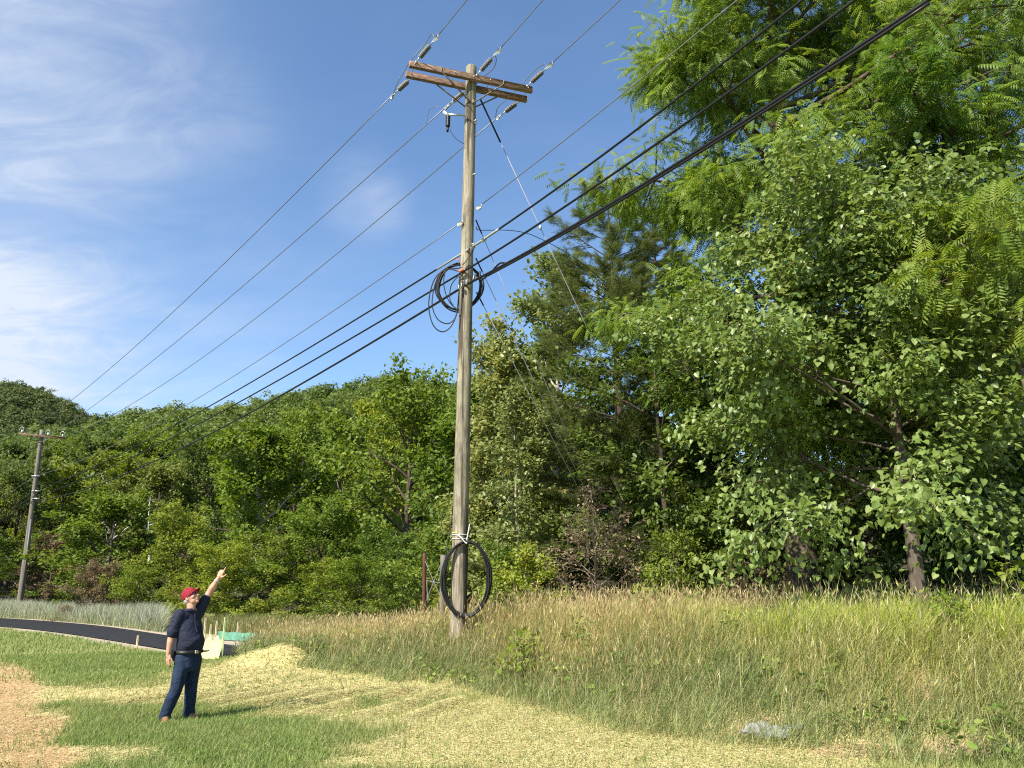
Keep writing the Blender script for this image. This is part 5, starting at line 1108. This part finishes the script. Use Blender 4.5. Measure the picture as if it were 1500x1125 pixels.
def build_man():
    FEET = on_z(277, 1056); YF = FEET[1]; FEET[2] = gz(FEET)
    def J(zx, zy, dy=0.0): return at(200 + zx / 4.017, 800 + zy / 4.017, YF + dy)
    up = np.array((0, 0, 1.0)); yaw = R(-33); f = np.array((math.cos(yaw), math.sin(yaw), 0)); l = np.array((-f[1], f[0], 0))
    man = empty('person', FEET, 'man in red cap, navy polo shirt and jeans pointing up at the pole', 'person')
    skin, nt, out = mat_new('skin'); nz = noise(nt, 14, 4); bs = pbsdf(nt, out, ramp(nt, nz, [(.3, (.46, .23, .15)), (.7, (.60, .34, .24))]), .5, 0, .4); bs.inputs['Subsurface Weight'].default_value = .08; bs.inputs['Subsurface Radius'].default_value = (.02, .008, .004)
    navy = simple_mat('navy_knit', (.012, .015, .032), (.020, .024, .046), 30, .8, 0, .25, .1, .003)
    denim = simple_mat('blue_denim', (.010, .018, .040), (.023, .038, .075), 9, .85, 0, .2, .2, .003)
    red = simple_mat('red_cap_cloth', (.19, .010, .022), (.27, .018, .032), 20, .8, 0, .25, .1, .002)
    leather = simple_mat('black_leather', (.012, .011, .010), (.03, .027, .024), 30, .45)
    brown = simple_mat('tan_boot', (.20, .09, .04), (.34, .17, .08), 16, .6)
    grey = simple_mat('grey_hair', (.30, .28, .26), (.48, .46, .43), 40, .7, stretch=(1, 1, .3))
    # --- joints
    hip = J(306, 668); hR, hL = J(272, 672, -.07), J(338, 672, .08)
    kR, aR = J(236, 828, -.13), J(170, 1000, -.12); kL, aL = J(322, 815, .10), J(308, 980, .16)
    aR[2] = gz(aR) + 0.10; aL[2] = gz(aL) + 0.10
    waist, belly, chest, uch, neck0 = J(310, 612), J(314, 545), J(309, 470), J(306, 412), J(318, 378, .0)
    sR, eR, wR = J(247, 425, -.13), J(206, 528, -.17), J(187, 636, -.17)
    sL, eL, wL = J(362, 392, .12), J(430, 270, .16), J(481, 190, .15)
    hd = J(318, 300, .01); hf = norm(np.array((0.90, -0.24, 0.52))); hs = norm(np.cross(up, hf)); hu = np.cross(hf, hs)
    Hm = np.stack([hf, hs, hu], 1)
    def H(x, y, z): return hd + Hm @ np.array((x, y, z))
    # --- body: head, neck, arms, hands, trunk and legs in one skin
    mb = MB()
    mb.ball(hd, (.098, .077, .112), 24, 16, Hm); mb.ball(H(.028, 0, -.062), (.068, .060, .062), 18, 12, Hm)
    mb.ball(H(.068, 0, -.103), (.026, .03, .020), 12, 8, Hm)                          # chin
    mb.ball(H(.088, 0, .028), (.018, .055, .013), 12, 8, Hm)                          # brow
    limb(mb, [H(.094, 0, .012), H(.110, 0, -.012), H(.116, 0, -.030)], (.009, .012, .015), 3, 10)    # nose
    mb.ball(H(.104, .012, -.033), .010, 8, 6); mb.ball(H(.104, -.012, -.033), .010, 8, 6)
    mb.ball(H(.091, 0, -.064), (.010, .024, .006), 10, 6, Hm); mb.ball(H(.089, 0, -.076), (.010, .021, .007), 10, 6, Hm)   # lips
    for sg in (1, -1):
        mb.ball(H(.062, sg * .048, -.030), (.030, .022, .026), 10, 8, Hm)             # cheek
        mb.ball(H(-.008, sg * .080, -.010), (.022, .010, .034), 12, 8, Hm)            # ear
        mb.ball(H(-.004, sg * .081, -.036), (.012, .008, .013), 8, 6, Hm)
    limb(mb, [H(-.022, 0, -.06), (H(-.02, 0, -.10) + neck0) / 2, neck0 - f * .004, uch - f * .02], (.056, .057, .060, .070), 5, 18)
    limb(mb, [uch - f * .015, chest, belly, waist, hip], (.085, .10, .11, .11, .10), 4, 18)
    for h, k, a in ((hR, kR, aR), (hL, kL, aL)): limb(mb, [h, k, a, a - up * .05], (.085, .058, .042, .040), 6, 14)
    def arm(s, e, w, hdir): limb(mb, [s, s * .5 + e * .5, e], (.056, .052, .043), 5, 16); limb(mb, [e, e * .65 + w * .35, w, w + hdir * .03], (.043, .045, .029, .028), 5, 16)
    def hand(w, d, wd, pn, fingers, thumb):
        """w wrist, d direction of the palm, wd towards the thumb side, pn palm normal"""
        pc = w + d * .058; Rm = np.stack([d, wd, pn], 1); mb.ball(pc, (.054, .043, .017), 16, 10, Rm); mb.ball(w + d * .028 + wd * .018 + pn * .008, (.030, .022, .016), 10, 8, Rm)
        for i, (curl, spread, ln) in enumerate(fingers):
            b = pc + d * (.040 - .004 * abs(i - 1)) + wd * (.029 - .0195 * i); dd = d * math.cos(spread) + wd * math.sin(spread); P = [b]; a = curl * .5
            for sl in (.46, .30, .24):
                P.append(P[-1] + (dd * math.cos(a) + pn * math.sin(a)) * ln * sl); a += curl
            limb(mb, P, (.0098, .0092, .0086, .0072), 4, 8)
        b = w + d * .030 + wd * .030; tdir = norm(d * thumb[0] + wd * thumb[1] + pn * thumb[2]); limb(mb, [b, b + tdir * .035, b + tdir * .058 + d * .010, b + tdir * .070 + d * .022], (.013, .0115, .0105, .0085), 4, 8)
    dR = norm(J(183, 700, -.17) - wR); arm(sR, eR, wR, dR)
    wdR = norm(f - dR * np.dot(f, dR)); pnR = np.cross(dR, wdR); pnR = pnR if np.dot(pnR, l) > 0 else -pnR
    hand(wR, dR, wdR, pnR, ((.42, .08, .074), (.46, .02, .082), (.52, -.04, .076), (.58, -.12, .060)), (.8, .45, .45))
    dL = norm(J(507, 138, .14) - wL); arm(sL, eL, wL, dL)
    wdL = norm(np.array((.80, -.2, -.45)) - dL * np.dot(np.array((.80, -.2, -.45)), dL)); pnL = norm(np.cross(dL, wdL))
    if np.dot(pnL, np.array((0, 1, 0))) < 0: pnL = -pnL
    hand(wL, dL, wdL, pnL, ((.02, -.04, .084), (1.25, 0, .076), (1.4, -.04, .072), (1.4, -.1, .058)), (.62, .78, .0))
    body = fuse(mb, 'body', skin, man, 0.0052, 3, FEET)
    # --- eyes and glasses
    g = MB()
    for sg in (1, -1):
        th = np.linspace(0, 2 * math.pi, 17); g.tube([H(.106, sg * .033 + .021 * math.cos(t), .004 + .016 * math.sin(t)) for t in th], .0022, 5); g.tube([H(.104, sg * .054, .008), H(.07, sg * .078, .010), H(-.005, sg * .086, .012)], .002, 5)
    g.tube([H(.107, -.012, .008), H(.112, 0, .012), H(.107, .012, .008)], .002, 5); g.V = [v - FEET for v in g.V]; g.build('glasses', leather, man)
    for sg in (1, -1):
        e = MB(); e.ball(H(.084, sg * .032, .004), .013, 10, 8, Hm); e.V = [v - FEET for v in e.V]; eo = e.build('eye', M['tape'], man, True)
        e = MB(); e.ball(H(.0925, sg * .032, .006), .0062, 8, 6, Hm); e.V = [v - FEET for v in e.V]; e.build('iris', leather, eo, True)
    hb = MB(); hb.ball(H(-.030, 0, -.022), (.080, .078, .075), 20, 12, Hm); hb.ball(H(.022, .071, -.012), (.012, .010, .03), 8, 6, Hm); hb.ball(H(.022, -.071, -.012), (.012, .010, .03), 8, 6, Hm); fuse(hb, 'hair', grey, man, .006, 2, FEET)
    # --- cap
    c = MB(); th = np.linspace(0, 1, 9); rings = []
    for t in th: 
        z = .028 + .108 * math.sin(t * math.pi / 2) * 1.0; rr = max(.02, math.cos(t * math.pi / 2)); rings.append((H(-.006 - .010 * t, 0, z), hf, hs, .112 * rr ** .8, .092 * rr ** .8))
    rings = [(H(-.012, 0, -.012), hf, hs, .108, .090), (H(-.008, 0, .010), hf, hs, .112, .092)] + rings; loft(c, rings, 24)
    c.ball(H(-.016, 0, .137), .010, 8, 6); cap = fuse(c, 'cap', red, man, .006, 3, FEET)
    br = MB(); n1, n2 = 9, 15; G = []
    for s_ in (0, 1):
        for i in range(n1):
            for j in range(n2):
                a = (j / (n2 - 1) - .5) * 2.3; t = i / (n1 - 1); x = .085 * math.cos(a) + t * .085 * math.cos(a * .75) ; y = .088 * math.sin(a) * (1 - .12 * t); G.append(H(x, y, .028 + .016 * t - .030 * (y / .08) ** 2 + .007 * s_))
    G = np.array(G) - FEET; K = n1 * n2; i = np.arange(n1 - 1)[:, None] * n2; j = np.arange(n2 - 1)[None, :]; F = np.stack([i + j, i + j + 1, i + n2 + j + 1, i + n2 + j], -1).reshape(-1, 4)
    rim = [k for k in range(n2)] + [k * n2 + n2 - 1 for k in range(1, n1)] + [(n1 - 1) * n2 + k for k in range(n2 - 2, -1, -1)] + [k * n2 for k in range(n1 - 2, 0, -1)]
    Fr = [(rim[k], rim[(k + 1) % len(rim)], rim[(k + 1) % len(rim)] + K, rim[k] + K) for k in range(len(rim))]
    br.add(G, np.concatenate([F[:, ::-1], F + K, np.array(Fr)])); br.build('brim', red, cap, True)
    # --- shirt
    sm = MB(); tilt = norm(uch - waist)
    def ring(c, ra, rb, fw=0.0): return (np.asarray(c) + f * fw, l, f, ra, rb)
    def rng_(c, ra, rb, fw=0.0): return ring(c, ra * .91, rb * .91, fw * .8)
    loft(sm, [rng_(J(308, 640), .172, .145), rng_(waist, .184, .158, .01), rng_(J(312, 580), .198, .178, .02), rng_(belly, .202, .184, .025), rng_(J(310, 505), .200, .168, .015), rng_(chest, .200, .150, .005), rng_(J(306, 435), .196, .132), rng_(uch, .180, .115), rng_(J(307, 392), .135, .095), rng_(J(314, 382), .092, .088, .004), (neck0 + up * .012 - f * .010, l, f, .070, .068)], 28)
    def sleeve(s, e, r0, r1, k): limb(sm, [s - (e - s) * .2, s + (e - s) * .1, s + (e - s) * .5, s + (e - s) * k], (.080, .082, r0, r1), 6, 18)
    sleeve(sR, eR, .074, .072, .86); sleeve(sL, eL, .072, .068, .66)
    limb(sm, [sL + (uch - sL) * .5, sL], (.10, .09), 4, 16); limb(sm, [sR + (uch - sR) * .5, sR], (.10, .080), 4, 16)
    def folds(co):
        p = co + FEET; r = p - chest; x = r @ l; z = r[:, 2]; y = r @ f
        return .010 * (fbm(x * 9 + z * 4, z * 12 - x * 9, 3, 3) - .5) * 2 + .0045 * np.sin((x * 1.3 + z * 1.1 + .3 * fbm(x * 6, z * 6, 8)) * 62) * np.clip(fbm(x * 5, z * 5, 12) - .35, 0, 1) * 2
    shirt = fuse(sm, 'polo_shirt', navy, man, .0075, 4, FEET, folds)
    co = MB()
    th = np.linspace(.35, 2 * math.pi - .35, 24)
    P = [neck0 + up * (.022 + .006 * math.cos(t) - .012 * (1 + math.cos(t)) * .6) + f * .076 * math.cos(t) + l * .078 * math.sin(t) for t in th]; co.tube(P, .0135, 8); co.tube([p + norm(p - neck0) * .012 - up * .016 for p in P], .012, 8); co.V = [v - FEET for v in co.V]; co.build('collar', navy, shirt, True)
    pl = MB(); pl.tube(smooth_path([J(330, 398, -.06) + f * .05, chest + f * .145, J(314, 505) + f * .168], 6), (.010), 6); pl.V = [v - FEET for v in pl.V]; pl.build('placket', navy, shirt, True)
    # --- jeans
    jm = MB(); loft(jm, [ring(waist + up * .005, .158, .136, .006), ring(J(307, 640), .165, .140), ring(hip, .170, .140, -.004), ring(J(306, 710), .166, .132, -.004), ring(J(306, 735), .12, .10)], 28)
    for h, k, a in ((hR, kR, aR), (hL, kL, aL)):
        limb(jm, [h + up * .02, h * .6 + k * .4 , k, k * .5 + a * .5, a + up * .02, a - up * .055], (.104, .097, .081, .077, .075, .079), 7, 20)
    def jf(co):
        z = co[:, 2]; x = co[:, 0]; y = co[:, 1]; low = np.clip(1 - np.abs(z - .10) / .16, 0, 1) + .7 * np.clip(1 - np.abs(z - .50) / .14, 0, 1) + .5 * np.clip(1 - np.abs(z - .82) / .14, 0, 1)
        return .008 * (fbm(x * 10 + y * 6, z * 9, 31, 3) - .5) * 2 + .016 * low * (fbm(x * 5 + y * 4 + z * 3, z * 26 - x * 7, 33, 2) - .5)
    jeans = fuse(jm, 'jeans', denim, man, .0075, 4, FEET, jf)
    bt = MB(); th = np.linspace(0, 2 * math.pi, 41)
    for dz in (-.012, .004): bt.tube([waist + up * (dz - .012) + f * (.008 + .147 * math.cos(t)) + l * .172 * math.sin(t) for t in th], .014, 6, False)
    bt.V = [v - FEET for v in bt.V]; belt = bt.build('belt', leather, man, True)
    bk = MB(); q = waist - up * .016 + f * .163; bk.box(q, (.012, .055, .042), np.stack([f, l, up], 1), .004); bk.V = [v - FEET for v in bk.V]; bk.build('buckle', M['steel'], belt)
    bk = MB(); q2 = waist - up * .012 + f * .138 + l * .09; bk.tube([q2, q2 + f * .05 + l * .03, q2 + f * .065 + l * .075 + up * .004], (.012, .011, .008), 8); bk.V = [v - FEET for v in bk.V]; bk.build('belt_tip', leather, belt, True)
    pc = MB(); q = J(222, 645, -.10); pc.box(q, (.05, .085, .13), np.stack([f, l, up], 1), .012); pc.V = [v - FEET for v in pc.V]; pc.build('belt_pouch', M['insul'], man)
    wt = MB(); q = wL - dL * .035; a_ = norm(np.cross(dL, up)); b_ = np.cross(dL, a_); th = np.linspace(0, 2 * math.pi, 21); wt.tube([q + a_ * .034 * math.cos(t) + b_ * .034 * math.sin(t) for t in th], .009, 6, False); wt.V = [v - FEET for v in wt.V]; wt.build('wristband', M['steel'], man, True)
    # --- shoes
    for a, toe in ((aR, norm(np.array((.42, -.9, 0)))), (aL, norm(np.array((.86, -.5, 0))))):
        sh = MB(); sd = np.cross(up, toe); g0 = np.array((a[0], a[1], gz(a)))
        loft(sh, [(g0 - toe * .075 + up * .045, sd, up, .030, .040), (g0 - toe * .055 + up * .05, sd, up, .040, .050), (g0 + up * .06, sd, up, .044, .062), (g0 + toe * .07 + up * .045, sd, up, .048, .046), (g0 + toe * .14 + up * .036, sd, up, .050, .036), (g0 + toe * .185 + up * .03, sd, up, .040, .030), (g0 + toe * .205 + up * .026, sd, up, .02, .018)], 16)
        sh.tube([g0 + up * .05, g0 + up * .12], (.050, .046), 14); fuse(sh, 'shoe', brown, man, .006, 3, FEET)
build_man()
